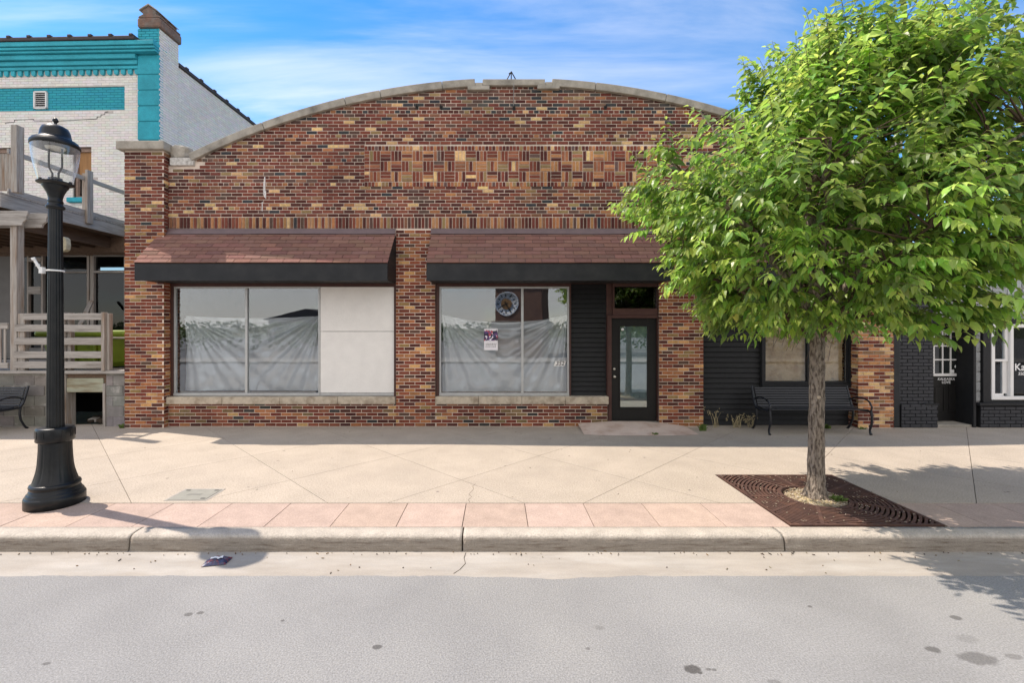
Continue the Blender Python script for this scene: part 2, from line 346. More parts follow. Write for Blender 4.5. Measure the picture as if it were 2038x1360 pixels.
def leaf_fn(nt):
    L = nt.links.new
    a = N(nt, 'ShaderNodeVertexColor', layer_name='Col')
    b = N(nt, 'ShaderNodeBsdfPrincipled'); b.inputs['Roughness'].default_value = .38; b.inputs['Specular IOR Level'].default_value = .5; L(a.outputs[0], b.inputs['Base Color'])
    hs = N(nt, 'ShaderNodeHueSaturation'); hs.inputs['Value'].default_value = 1.9; hs.inputs['Saturation'].default_value = 1.05; hs.inputs['Hue'].default_value = .493; L(a.outputs[0], hs.inputs['Color'])
    t = N(nt, 'ShaderNodeBsdfTranslucent'); L(hs.outputs[0], t.inputs[0])
    m = N(nt, 'ShaderNodeMixShader'); m.inputs[0].default_value = .46; L(b.outputs[0], m.inputs[1]); L(t.outputs[0], m.inputs[2]); return m.outputs[0]
m_leaf = simple_shader('leaf', leaf_fn)
def gblock_fn(nt):
    L = nt.links.new
    b = N(nt, 'ShaderNodeBsdfPrincipled'); b.inputs['Roughness'].default_value = .16; b.inputs['Specular IOR Level'].default_value = .8
    geo = N(nt, 'ShaderNodeNewGeometry'); wv = N(nt, 'ShaderNodeTexWave'); wv.inputs['Scale'].default_value = 14; wv.bands_direction = 'X'; L(geo.outputs['Position'], wv.inputs['Vector'])
    nz = N(nt, 'ShaderNodeTexNoise'); nz.inputs['Scale'].default_value = 5; L(geo.outputs['Position'], nz.inputs['Vector'])
    cr = N(nt, 'ShaderNodeMixRGB'); L(nz.outputs[0], cr.inputs[0]); cr.inputs[1].default_value = (.16,.17,.17,1); cr.inputs[2].default_value = (.40,.42,.44,1)
    L(cr.outputs[0], b.inputs['Base Color'])
    bp = N(nt, 'ShaderNodeBump'); bp.inputs['Strength'].default_value = .6; bp.inputs['Distance'].default_value = .008; L(wv.outputs[0], bp.inputs['Height']); L(bp.outputs[0], b.inputs['Normal'])
    return b.outputs[0]
m_gblock = simple_shader('ribbed_glass_block', gblock_fn)

def jit(c, a=.12, g=None):
    k = 1 + random.uniform(-a, a)
    return tuple(max(.004, x * k * (1 + random.uniform(-.05, .05))) for x in c)
PAL_UP = [((.165,.047,.034),32),((.085,.027,.022),20),((.215,.066,.042),20),((.24,.11,.065),9),((.105,.06,.048),7),((.28,.185,.085),4),((.38,.165,.075),5),((.042,.045,.05),4),((.64,.42,.20),2.0)]
PAL_LOW = [((.18,.047,.030),26),((.085,.027,.022),19),((.25,.078,.042),17),((.36,.145,.062),11),((.28,.18,.075),7),((.10,.055,.042),6),((.56,.31,.13),5),((.30,.12,.055),10)]
PAL_BASE = [((.17,.045,.030),32),((.08,.027,.022),23),((.24,.08,.045),18),((.36,.145,.065),9),((.20,.13,.065),7),((.045,.042,.042),5),((.52,.30,.13),4)]
PAL_RIGHT = [((.16,.045,.030),22),((.09,.033,.028),13),((.48,.22,.10),18),((.62,.39,.19),14),((.36,.14,.06),17),((.24,.14,.075),10)]
def pick(p):
    t = random.uniform(0, sum(w for _, w in p))
    for c, w in p:
        t -= w
        if t <= 0: return jit(c)
    return jit(p[0][0])

# ------------------------------------------------------------------ brick laying
COURSE = .0687; BL = .213; MJ = .0115
def lay(acc, u0, u1, z0, z1, pal, holes=(), keep=None, header=7, hoff=0, off=0, course=COURSE, bl=BL, mj=MJ, colfn=None, jz=.0008):
    nrow = int(math.ceil((z1 - z0 - .012) / course))
    for r in range(nrow):
        za = z0 + r * course + mj; zb = min(z0 + (r + 1) * course, z1 - .002)
        if zb - za < .018: continue
        zm = (za + zb) / 2
        hd = header and (r + hoff) % header == 0
        p = bl / 2 if hd else bl
        o = off + (0 if r % 2 == 0 else bl / 2) + (bl / 4 if hd else 0)
        iv = [(u0, u1)]
        for a, b, c, d in holes:
            if c < zm < d:
                ni = []
                for s, e in iv:
                    if b <= s or a >= e: ni.append((s, e)); continue
                    if a > s: ni.append((s, a))
                    if b < e: ni.append((b, e))
                iv = ni
        for s, e in iv:
            k = math.floor((s - o) / p)
            while o + k * p < e:
                a = max(o + k * p + mj / 2, s); b = min(o + (k + 1) * p - mj / 2, e)
                k += 1
                if b - a < .028: continue
                if keep and not keep(a, b, za, zb): continue
                c = colfn(a, b, za, zb) if colfn else pick(pal)
                dz = random.uniform(-jz, jz) * 2
                acc.append((a + random.uniform(-.001,.001), b + random.uniform(-.001,.001), za + dz, zb + dz, c))
def brick_geo(mb, face, pl, a, b, za, zb, d, c):
    """five-sided brick standing proud of its wall. face: '-y','+x','-x'; pl: plane of the brick's outer face"""
    e = .0025
    if face == '-y': f = lambda u, z, k: (u, pl + k, z)
    elif face == '+x': f = lambda u, z, k: (pl - k, u, z)
    else: f = lambda u, z, k: (pl + k, u, z)
    vs = [f(a+e, za+e, 0), f(b-e, za+e, 0), f(b-e, zb-e, 0), f(a+e, zb-e, 0), f(a, za, d), f(b, za, d), f(b, zb, d), f(a, zb, d)]
    fs = [(0,1,2,3),(4,5,1,0),(5,6,2,1),(6,7,3,2),(7,4,0,3)]
    if face == '-x': fs = [tuple(reversed(q)) for q in fs]
    mb.add(vs, fs, c)
BD = .011
_bm = {}
def brick_obj(parent, pl, a, b, za, zb, c, m, name='brick'):
    key = (round(b - a, 2), tuple(round(x, 2) for x in c), m.name)
    if key not in _bm:
        mb = MB(); h = (zb - za) / 2; l = (b - a) / 2
        brick_geo(mb, '-y', 0, -l, l, -h, h, BD, c); _bm[key] = mb.mesh('brick', m)
    return link(name, _bm[key], parent, ((a + b) / 2, pl + random.uniform(-.0012,.0012), (za + zb) / 2))

# =================================================================== GROUND
YW = 9.06                 # main wall plane
g = MB(); g.add([(-600,-600,-.25),(600,-600,-.25),(600,900,-.25),(-600,900,-.25)], [(0,1,2,3)]); g.build('ground', m_lawn, kind='structure')
# road with an uneven edge against the gutter pan
rd = MB(); xs = [-60 + i * .06 for i in range(2001)]
edge = [(x, 3.90 + .016 * mnoise.noise((x * 3, 0, 0)) + .014 * mnoise.noise((x * 13, 5, 0)) + (.045 * max(0, 1 - abs(x - .45) / .75) * -1)) for x in xs]
vsr = [(x, y, -.1405) for x, y in edge] + [(x, -7.5, -.1405) for x in xs]; n = len(xs)
rd.add(vsr, [(i, n + i, n + i + 1, i + 1) for i in range(n - 1)]); rd.build('road', m_road, kind='structure')
gt = MB(); gt.add([(-60,3.7,-.147),(60,3.7,-.147),(60,4.36,-.152),(-60,4.36,-.152)], [(0,1,2,3)]); gt.build('gutter', m_gutter, kind='structure')
# kerb
kerb = MB(); kerb.box(-60, 60, 4.40, 4.53, -.25, -.02); kerb = kerb.build('kerb', m_base, kind='structure')
prof = [(4.535,-.2),(4.535,0),(4.47,.001),(4.42,-.001),(4.39,-.006),(4.372,-.018),(4.361,-.038),(4.352,-.10),(4.343,-.155),(4.343,-.2)]
cuts = [-60, -25, -12.9, -9.75, -6.65, -3.52, -.335, 2.745, 5.85, 8.95, 12, 30, 60]
for a, b in zip(cuts, cuts[1:]):
    k = MB(); nx = max(2, int((b - a) / (.03 if abs(a + b) < 22 else .4))); vv = []
    for i in range(nx + 1):
        x = a + .007 + (b - a - .014) * i / nx
        for j, (y, z) in enumerate(prof):
            q = (.003 * mnoise.noise((x * 5, j * .7, 1)) + .002 * mnoise.noise((x * 17, j * 1.3, 4)) - .006 * max(0, mnoise.noise((x * 9, j * .4, 8)) - .35) * (1 if 3 < j < 7 else 0) * 3) if 2 < j < 9 else 0
            vv.append((x, y + q, z + q * .6))
    m_ = len(prof)
    fs = [(i*m_+j, i*m_+j+1, (i+1)*m_+j+1, (i+1)*m_+j) for i in range(nx) for j in range(m_ - 1)]
    fs += [tuple(range(m_ - 1, -1, -1)), tuple(nx*m_ + j for j in range(m_))]
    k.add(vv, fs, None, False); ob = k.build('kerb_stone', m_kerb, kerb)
    me = ob.data; me.polygons.foreach_set('use_smooth', [len(p.vertices) == 4 for p in me.polygons])
# far side of the street (seen only in the window reflections)
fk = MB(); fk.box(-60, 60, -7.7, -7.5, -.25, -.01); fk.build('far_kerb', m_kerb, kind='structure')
fw = MB(); fw.box(-60, 60, -10.5, -7.7, -.25, -.015); fw.build('far_pavement', m_gutter, kind='structure')
fl_ = MB(); fl_.add([(-90,-70,-.2),(90,-70,-.2),(90,-10.5,-.16),(-90,-10.5,-.16)], [(0,1,2,3)]); fl_.build('car_park', mat('far_asphalt', (.20,.195,.19), .95, .15, .5), kind='structure')

# sidewalk: joint bed + slabs on a diagonal grid
GX0, GX1, GY0, GY1 = 2.93, 4.51, 4.57, 6.13       # tree grate
bed = MB()
for x0, x1, y0, y1 in ((-40, GX0, 4.535, 9.3), (GX1, 40, 4.535, 9.3), (GX0, GX1, GY1, 9.3)):
    bed.add([(x0,y0,-.012),(x1,y0,-.012),(x1,y1,-.012),(x0,y1,-.012)], [(0,1,2,3)])
sidewalk = bed.build('sidewalk', m_base, kind='structure')
def clip(poly, fn):
    o = []
    for i, p in enumerate(poly):
        q = poly[(i + 1) % len(poly)]; a = fn(p); b = fn(q)
        if a >= 0: o.append(p)
        if (a >= 0) != (b >= 0):
            t = a / (a - b); o.append((p[0] + (q[0]-p[0]) * t, p[1] + (q[1]-p[1]) * t))
    return o
def clip_rect(poly, x0, x1, y0, y1):
    for fn in (lambda p: p[0]-x0, lambda p: x1-p[0], lambda p: p[1]-y0, lambda p: y1-p[1]):
        poly = clip(poly, fn)
        if len(poly) < 3: return []
    return poly
GS = 2.22; gj = .0045
YF = 5.152
for i in range(-12, 14):
    for j in range(-8, 16):
        a0, a1 = -4.17 + i*GS + gj, -4.17 + (i+1)*GS - gj       # a = x - y
        b0, b1 = 3.23 + j*GS + gj, 3.23 + (j+1)*GS - gj         # b = x + y
        dia = [((a+b)/2, (b-a)/2) for a, b in ((a0,b0),(a1,b0),(a1,b1),(a0,b1))]
        s = MB(); ok = False; kk = random.uniform(.965, 1.035); tone = (.43*kk, .367*kk, .30*kk)
        for rc in ((-16, GX0-.005, YF, 9.3), (GX1+.005, 16, YF, 9.3), (GX0-.005, GX1+.005, GY1+.005, 9.3)):
            p = clip_rect(dia, *rc)
            if len(p) > 2:
                h = random.uniform(-.0008, .0008)
                s.prism(p[::1], 'z', -.03, 0, tone); ok = True
        if ok: s.build('paving_slab', m_slab, sidewalk)
# hairline crack in the slabs
ckm = MB(); cpts = [(-.31,5.16),(-.335,5.25),(-.30,5.33),(-.34,5.42),(-.315,5.50),(-.29,5.60),(-.31,5.68),(-.28,5.78)]
for (xa, ya), (xb, yb) in zip(cpts, cpts[1:]): ckm.bar((xa, ya, .0005), (xb, yb, .0005), .0035, .0012)
ckm.build('hairline_crack', m_base, sidewalk)
ckm = MB(); cpts = [(-.30,4.32),(-.31,4.22),(-.29,4.12),(-.33,4.02),(-.38,3.95)]
for (xa, ya), (xb, yb) in zip(cpts, cpts[1:]): ckm.bar((xa, ya, -.1485), (xb, yb, -.1465), .004, .0025)
ckm.build('gutter_crack', m_base, kind='structure')
# pink paver strip
strip = MB()
strip.box(-40, GX0-.01, 4.54, 5.145, -.06, -.013); strip.box(GX1+.01, 40, 4.54, 5.145, -.06, -.013)
strip = strip.build('paver_strip', m_base, kind='structure')
for i in range(-22, 23):
    x0 = -.353 + i*.66 + .004; x1 = x0 + .652
    for lo, hi in ((-16, GX0 - .006), (GX1 + .006, 16)):
        a, b = max(x0, lo), min(x1, hi)
        if b - a > .03:
            kk = random.uniform(.95, 1.04); c = (.435*kk, .328*kk, .272*kk * random.uniform(.98, 1.02))
            MB().box(a, b, 4.541, 5.141, -.05, -.0015 + random.uniform(-.001,.001), c).build('paver', m_pink, strip)
# entry ramp
rp = MB(); nx, ny = 24, 8; vv = []
for j in range(ny + 1):
    for i in range(nx + 1):
        u = i / nx; t = j / ny
        x = 1.60 + 2.12 * u; y = 8.30 + .80 * t
        z = .10 * min(1, t * 1.15) * (1 - max(0, abs(u - .42) / .58 - .25) ** 1.4 * 1.25) + .004
        ex = abs(u - .5) * 2
        y += .10 * (1 - t) * ex ** 3
        vv.append((x, y, max(.0025, z)))
rp.add(vv, [(j*(nx+1)+i, j*(nx+1)+i+1, (j+1)*(nx+1)+i+1, (j+1)*(nx+1)+i) for j in range(ny) for i in range(nx)], None, True)
tag(rp.build('entry_ramp', m_ramp), 'low sloped concrete apron in front of the black glazed door', 'ramp')

# utility lid
t = thing('utility_cover', 'grey rectangular utility cover set flush in the sidewalk near the lamp post', 'utility cover', (-3.58, 5.40, 0))
mc = mat('cover_polymer', (.27,.265,.23), .8, .12, 12, .3, 150, fine=.1)
MB().box(-.215,.215,-.165,.165,-.01,.007).build('lid', mc, t, .003)
mbf = MB(); mbf.box(-.245,-.222,-.19,.19,-.01,.004); mbf.box(.222,.245,-.19,.19,-.01,.004); mbf.box(-.222,.222,-.19,-.172,-.01,.004); mbf.box(-.222,.222,.172,.19,-.01,.004)
mbf.build('rim', m_cmuj, t)
for sx, sy in ((-1,1),(1,1),(1,-1)):
    MB().box(sx*.17-.025, sx*.17+.025, sy*.13-.012, sy*.13+.012, .0065, .0085).build('bolt_slot', m_num, t)
MB().box(-.09,.07,-.03,.02,.0065,.0088).build('raised_plate', mat('cover_plate', (.22,.215,.19), .8), t)

# =================================================================== BRICK STOREFRONT
shop = thing('brick_storefront', 'single storey brick storefront with arched parapet and shingled awnings', 'building', (0, YW, 0))
shop_off = Vector((0, YW, 0))
def S(mb, name, m, parent=None, bevel=0, kind=None, label=None):
    """build in world coordinates under the shop empty"""
    for i, p in enumerate(mb.v): mb.v[i] = (p[0], p[1] - YW, p[2])
    return mb.build(name, m, parent or shop, bevel, kind, label)
ACX, ARAD, ATOP = .32, 14.49, 6.92; ACZ = ATOP - ARAD
def arch_z(x, r=ARAD): return ACZ + math.sqrt(max(0, r*r - (x - ACX)**2))
XL, XR = -6.02, 6.66                      # arch springs
PLX0, PLX1 = -7.33, -6.55                 # left pillar
PRX0, PRX1 = 7.085, 7.79
WX0, WX1 = -6.60, 7.14                    # wall between the pillars
YP = 8.94                                 # pillar front plane
# cores (mortar)
pts = [(WX0, 3.80), (WX1, 3.80), (WX1, 5.2), (XR + .0, 5.2)]
pts += [(x, arch_z(x) - .06) for x in [XR - (XR - XL) * i / 48 for i in range(49)]] + [(XL, 5.2), (WX0, 5.2)]
S(MB().prism(pts, 'y', YW + BD - .002, YW + .32), 'wall', m_mortar)
def core(x0, x1, z0, z1, y=YW, depth=.32, name='wall'):
    return S(MB().box(x0, x1, y + BD - .002, y + depth, z0, z1), name, m_mortar)
PIERX = (-2.02, -1.24)       # middle pier
DPX = (3.22, 4.10)           # door pier
core(PIERX[0], PIERX[1], 0, 3.80); core(DPX[0], DPX[1], 0, 3.80)
core(WX0, PIERX[0], 0, .45); core(PIERX[1], 2.19, 0, .45)
pil_l = S(MB().box(PLX0 + BD, PLX1 - BD, YP + BD - .002, YW + .32, 0, 5.46), 'pillar', m_mortar)
pil_r = S(MB().box(PRX0 + BD, PRX1 - BD, YP + BD - .002, YW + .32, 0, 5.46), 'pillar', m_mortar)
bricks = []   # (plane, a,b,za,zb,c)
stuff = MB()
# upper field
PX0, PX1, PZ0, PZ1 = -2.65, 3.29, 4.782, 5.603       # basket-weave panel
def keep_arch(a, b, za, zb):
    if zb > 5.2 and (a < XL - .0 or b > XR + .0): return False
    return zb < min(arch_z(a), arch_z(b)) - .03
Z_SOLD0, Z_SOLD1 = 3.955, 4.175
acc = []
def up_col(a, b, za, zb):
    # buff bricks gather in loose patches, blue-black ones near the top
    q = mnoise.noise((a * .55, za * 1.1, 3.3))
    c = pick(PAL_UP)
    if q > .22 and random.random() < .06: c = jit((.62,.41,.20))
    if za > 6.2 and random.random() < .22: c = jit((.045,.048,.052))
    if (za > 6.35 or (a < -5.6 and za > 4.9)) and random.random() < .5: c = tuple(x * .6 + y * .4 for x, y in zip(c, (.14,.12,.10)))
    return c
lay(acc, WX0, WX1, Z_SOLD1, 6.9, PAL_UP, holes=[(PX0, PX1, PZ0, PZ1)], keep=keep_arch, hoff=5, off=.03, colfn=up_col)
for a, b, za, zb, c in acc: brick_geo(stuff, '-y', YW + random.uniform(-.001,.001), a, b, za, zb, BD, c)
# soldier course
x = WX0
while x < WX1 - .05:
    c = pick(PAL_UP) if random.random() < .82 else jit((.42,.21,.10))
    brick_geo(stuff, '-y', YW - .004, x + MJ/2, x + COURSE - MJ/2, Z_SOLD0, Z_SOLD1 - .004, BD + .004, c); x += COURSE
# basket weave panel
bw = .1
def wv(a, b, za, zb, c=None): brick_geo(stuff, '-y', YW - .003, a, b, za, zb, BD + .003, c or pick(PAL_W))
PAL_W = [((.20,.055,.036),34),((.10,.030,.025),20),((.33,.13,.07),16),((.45,.21,.095),15),((.28,.185,.09),6),((.13,.08,.07),4),((.72,.47,.22),4)]
x = PX0
while x < PX1 - .03:
    wv(x + MJ/2, x + COURSE - MJ/2, PZ1 - .094, PZ1 - .008); wv(x + MJ/2, x + COURSE - MJ/2, PZ0 + .008, PZ0 + .094); x += COURSE
for zc in range(9):
    z = PZ0 + .101 + zc * .0688
    wv(PX0 + .004, PX0 + .098, z + MJ/2, z + .0688 - MJ/2); wv(PX1 - .098, PX1 - .004, z + MJ/2, z + .0688 - MJ/2)
nb = 27; pw = (PX1 - PX0 - .21) / nb; ph = (PZ1 - PZ0 - .202) / 3
for rr in range(3):
    for cc in range(nb):
        bx0 = PX0 + .105 + cc * pw; bz0 = PZ0 + .101 + rr * ph
        fam = pick(PAL_W)
        for k in range(3):
            c = fam if random.random() < .1 else pick(PAL_W)
            if (rr + cc) % 2 == 0: wv(bx0 + k*pw/3 + MJ/2, bx0 + (k+1)*pw/3 - MJ/2, bz0 + MJ/2, bz0 + ph - MJ/2, c)
            else: wv(bx0 + MJ/2, bx0 + pw - MJ/2, bz0 + k*ph/3 + MJ/2, bz0 + (k+1)*ph/3 - MJ/2, c)
# piers and base
acc = []
lay(acc, PIERX[0], PIERX[1], 0, 3.93, PAL_LOW, off=.06, header=0); lay(acc, DPX[0], DPX[1], 0, 3.93, PAL_LOW, off=-.02, header=0)
lay(acc, WX0, PIERX[0], 0, .452, PAL_BASE, off=.06, header=0); lay(acc, PIERX[1], 2.19, 0, .452, PAL_BASE, off=.06, header=0)
low = acc
# pillars
accL = []; lay(accL, PLX0, PLX1, 0, 5.45, PAL_LOW, header=0, off=.02, colfn=lambda a, b, za, zb: pick(PAL_LOW if za < 3.9 else PAL_UP))
accR = []; lay(accR, PRX0, PRX1, 0, 5.45, PAL_RIGHT, header=0, off=.05, colfn=lambda a, b, za, zb: pick(PAL_RIGHT if za < 3.9 else PAL_UP))
for pxs, pl, face, pal in ((PLX1, PLX1, '+x', PAL_LOW), (PLX0, PLX0, '-x', PAL_LOW), (PRX0, PRX0, '-x', PAL_RIGHT), (PRX1, PRX1, '+x', PAL_UP)):
    ac = []; lay(ac, YP + .013, YW + .3, 0, 5.45, pal, header=0, off=.05 + .1)
    for a, b, za, zb, c in ac: brick_geo(stuff, face, pl, a, b, za, zb, BD, c if za < 3.9 else pick(PAL_UP))
for xx, face in ((PIERX[0], '-x'), (PIERX[1], '+x'), (DPX[0], '-x'), (DPX[1], '+x')):
    ac = []; lay(ac, YW + .013, YW + .3, 0, 3.8, PAL_LOW, header=0, off=.1)
    e = -.0005
    for a, b, za, zb, c in ac: brick_geo(stuff, face, xx, a, b, za, zb, BD, c)
# the 300 that show largest: left and right pillar, then the piers
cand = [(YP, q, pil_l) for q in accL if q[1] - q[0] > .15] + [(YP, q, pil_r) for q in accR if q[1] - q[0] > .15 and q[2] < 1.35]
rest = [(YP, q) for q in accL if q[1] - q[0] <= .15] + [(YP, q) for q in accR if not (q[1] - q[0] > .15 and q[2] < 1.35)]
for q in low:
    if len(cand) < 298 and q[1] - q[0] > .19 and q[2] < 2.7 and (q[0] > PIERX[0] - .01 and q[1] < PIERX[1] + .01 or q[0] > DPX[0] - .01): cand.append((YW, q, None))
    else: rest.append((YW, q))
for pl, q, par in cand[:298]:
    brick_obj(par or shop, pl - YW, *q[:5], m_brick)
for pl, q, par in cand[298:]: rest.append((pl, q))
for pl, q in rest: brick_geo(stuff, '-y', pl + random.uniform(-.001,.001), *q[:4], BD, q[4])
S(stuff, 'brickwork', m_brick, kind='stuff')
# coping stones along the arch
def arc_stone(x0, x1, r0, r1, y0, y1, n=10):
    t0 = math.asin((x0 - ACX) / ARAD); t1 = math.asin((x1 - ACX) / ARAD)
    P = []
    for r, rng in ((r1, range(n + 1)), (r0, range(n, -1, -1))):
        for i in rng:
            t = t0 + (t1 - t0) * i / n; P.append((ACX + r * math.sin(t), ACZ + r * math.cos(t)))
    return MB().prism(P, 'y', y0, y1)
cutsL = [-6.12, -4.66, -3.03, -2.33, -1.10, -.445]; cr = [.72 + .36, 1.95, 3.35, 4.62, 5.7, 6.74]
for cs in (cutsL, cr):
    for a, b in zip(cs, cs[1:]):
        S(arc_stone(a + .004, b - .004, ARAD - .145, ARAD + .003, YW - .07, YW + .38), 'coping_stone', m_coping, bevel=.012)
for a, b, z0, z1, yy in ((-.59, -.445, 6.68, 6.755, .075), (.795, 1.225, 6.695, 6.80, .075)): pass
# stepped key blocks beside a flat centre stone
S(MB().prism([(-.59,6.68),(-.155,6.68),(-.155,6.765),(-.298,6.765),(-.298,6.822),(-.436,6.822),(-.436,6.755),(-.59,6.755)], 'y', YW - .078, YW + .385), 'coping_stone', m_coping, bevel=.01)
S(MB().prism([(.79,6.70),(1.23,6.70),(1.23,6.755),(1.078,6.755),(1.078,6.835),(.945,6.835),(.945,6.775),(.79,6.775)], 'y', YW - .078, YW + .385), 'coping_stone', m_coping, bevel=.01)
S(MB().box(-.294, .941, YW - .07, YW + .38, 6.77, 6.895), 'coping_stone', m_coping, bevel=.012)
# springers, caps and the broken shoulder block
S(MB().box(-6.49, -6.02, YW - .05, YW + .35, 5.195, 5.35), 'springer_block', mat('flaking_white_stone', (.55,.53,.50), .9, .2, 16, .6, 60, c2=(.30,.28,.25), c2scale=12), bevel=.012)
S(MB().box(6.66, 7.13, YW - .05, YW + .35, 5.195, 5.35), 'springer_block', m_coping, bevel=.012)
def lump(cx, cy, cz, sx, sy, sz, seed, mth, name, parent=None):
    bm = bmesh.new(); bmesh.ops.create_icosphere(bm, subdivisions=3, radius=1)
    for v in bm.verts:
        p = v.co; p = Vector([math.copysign(abs(q) ** .55, q) for q in p]); k = 1 + .22 * mnoise.noise(p * 1.7 + Vector((seed, 0, 0)))
        v.co = Vector((p.x * sx * k + cx, p.y * sy * k + cy, p.z * sz * k + cz))
    me = bpy.data.meshes.new(name); bm.to_mesh(me); bm.free(); me.materials.append(mth); return link(name, me, parent)
lump(-6.36, .12, 5.47, .19, .15, .15, 3, m_coping, 'broken_cap', shop)
lump(6.92, .12, 5.47, .17, .15, .13, 8, m_coping, 'broken_cap', shop)
S(MB().box(PLX0 - .10, PLX1 + .055, YP - .09, YW + .35, 5.455, 5.625), 'pillar_cap', m_coping, bevel=.02)
S(MB().box(PRX0 - .055, PRX1 + .10, YP - .09, YW + .35, 5.455, 5.625), 'pillar_cap', m_coping, bevel=.02)
# body of the building behind the parapet
rf = [(-7.25, 3.9), (7.70, 3.9), (7.70, 4.9)] + [(x, arch_z(x) - .45) for x in [6.6 - 12.6 * i / 30 for i in range(31)]] + [(-7.25, 4.9)]
S(MB().prism(rf, 'y', YW + .325, 24), 'roof', m_tile)
for a, b in ((-7.28, -7.0), (7.45, 7.73)): S(MB().box(a, b, YW + .325, 24, 0, 3.895), 'side_wall', m_fbrick)
S(MB().box(-6.99, 7.44, 12.6, 12.8, 0, 3.89), 'back_wall', m_dark)
S(MB().box(-6.99, 7.44, YW + .33, 12.59, 3.55, 3.6), 'ceiling', m_dark)
S(MB().box(-6.99, 7.44, YW + .33, 12.59, -.05, .03), 'inner_floor', m_dark)
# lintel board behind the awnings
S(MB().box(WX0, WX1, YW + .03, YW + .31, 2.86, 3.79), 'lintel', m_brown)
# sills
YS = YW - .06
for x0, x1, z0, z1 in ((WX0 + .01, PIERX[0] - .005, .455, .60), (PIERX[1] + .005, 2.205, .49, .605)):
    nseg = 4; 
    for i in range(nseg):
        a = x0 + (x1 - x0) * i / nseg; b = x0 + (x1 - x0) * (i + 1) / nseg
        S(MB().box(a + .002, b - .002, YS, YW + .25, .456, z1), 'sill_stone', m_sill, bevel=.012)

# ---- windows
YG = 9.17
def fx(px, Y=YG): return WX(px, Y)
def fz(py, Y=YG): return WZ(py, Y)
def window(parent, x0, x1, z0, z1, frame_m, bars, brown=None, y=YG, fwid=.035, panes=None, gm=None, glabel=None):
    fr = MB(); 
    fr.box(x0, x1, y - .03, y + .04, z1 - fwid, z1); fr.box(x0, x1, y - .045, y + .05, z0, z0 + fwid * 1.5)
    fr.box(x0, x0 + fwid, y - .028, y + .04, z0 + fwid * 1.5, z1 - fwid); fr.box(x1 - fwid, x1, y - .028, y + .04, z0 + fwid * 1.5, z1 - fwid)
    win = S(fr, 'window', frame_m, parent, .003)
    xs_ = [x0 + fwid] + bars + [x1 - fwid]
    for b in bars: S(MB().box(b - .024, b + .024, y - .032, y + .04, z0 + fwid * 1.5, z1 - fwid), 'mullion', frame_m, None, .003).parent = win
    for a, b in zip(xs_, xs_[1:]):
        o = S(MB().box(a + .003, b - .003, y, y + .006, z0 + fwid, z1 - fwid + .01), 'pane', gm or m_glass); o.parent = win
    return win
ZT, ZB = 2.80, .605
# left bay: brown jambs, two panes and a boarded panel
S(MB().box(-6.595, -6.50, YW + .06, YW + .2, ZB, 2.86), 'jamb', m_brown, bevel=.004)
S(MB().box(-2.07, -2.021, YW + .04, YW + .2, ZB, 2.86), 'jamb', m_brown, bevel=.004)
S(MB().box(-6.499, -2.071, YW + .05, YW + .2, ZT, 2.859), 'head_trim', m_brown, bevel=.004)
window(shop, -6.499, -3.565, ZB, ZT, m_alu, [fx(491.5)])
for z0, z1 in ((.665, fz(660) - .004), (fz(660) + .004, 2.795)):
    S(MB().box(-3.56, -2.075, YG - .02, YG + .03, z0, z1), 'infill_board', m_white, bevel=.004)
S(MB().box(-3.56, -2.075, YG - .035, YG + .05, ZB, .66), 'board_rail', m_alu, bevel=.003)
# centre bay
S(MB().box(-1.239, -1.17, YW + .05, YW + .2, ZB + .001, 2.86), 'jamb', m_brown, bevel=.004)
S(MB().box(-1.169, 1.44, YW + .05, YW + .2, ZT, 2.859), 'head_trim', m_brown, bevel=.004)
S(MB().box(1.44, 1.475, YW + .055, YW + .2, ZB + .001, 2.86), 'jamb', m_brown, bevel=.004)
window(shop, -1.169, 1.44, ZB, ZT, m_alu, [fx(1039.5)])
# lap siding boards
def siding(x0, x1, z0, z1, y, step=.105, holes=()):
    z = z0
    while z < z1 - .02:
        zt = min(z + step, z1); segs = [(x0, x1)]
        for a, b, c, d in holes:
            if c < (z + zt) / 2 < d: segs = [(s, e) for s, e in ((x0, a), (b, x1)) if e - s > .02]
        for s, e in segs:
            o = MB(); o.add([(s,y,z),(e,y,z),(e,y+.03,zt-.009),(s,y+.03,zt-.009),(s,y+.036,z),(e,y+.036,z),(s,y+.05,zt-.009),(e,y+.05,zt-.009)], [(0,1,2,3),(0,4,5,1),(0,3,6,4),(1,5,7,2),(3,2,7,6),(4,6,7,5)])
            S(o, 'siding_board', m_black)
        z = zt
siding(1.476, 2.19, ZB, 2.86, YW + .10, .098)
RW = (WX(1521, YG), WX(1688, YG), WZ(764, YG), WZ(606, YG))
siding(4.112, 7.10, .02, 2.86, YW + .12, .105, holes=[(RW[0]-.07, RW[1]+.07, RW[2]-.07, RW[3]+.05)])
S(MB().box(1.46, 7.12, YW + .17, YW + .21, 0, 2.86), 'sheathing', m_dark) if False else None
S(MB().box(1.48, 2.19, YW + .17, YW + .20, .46, 2.86), 'sheathing', m_dark)
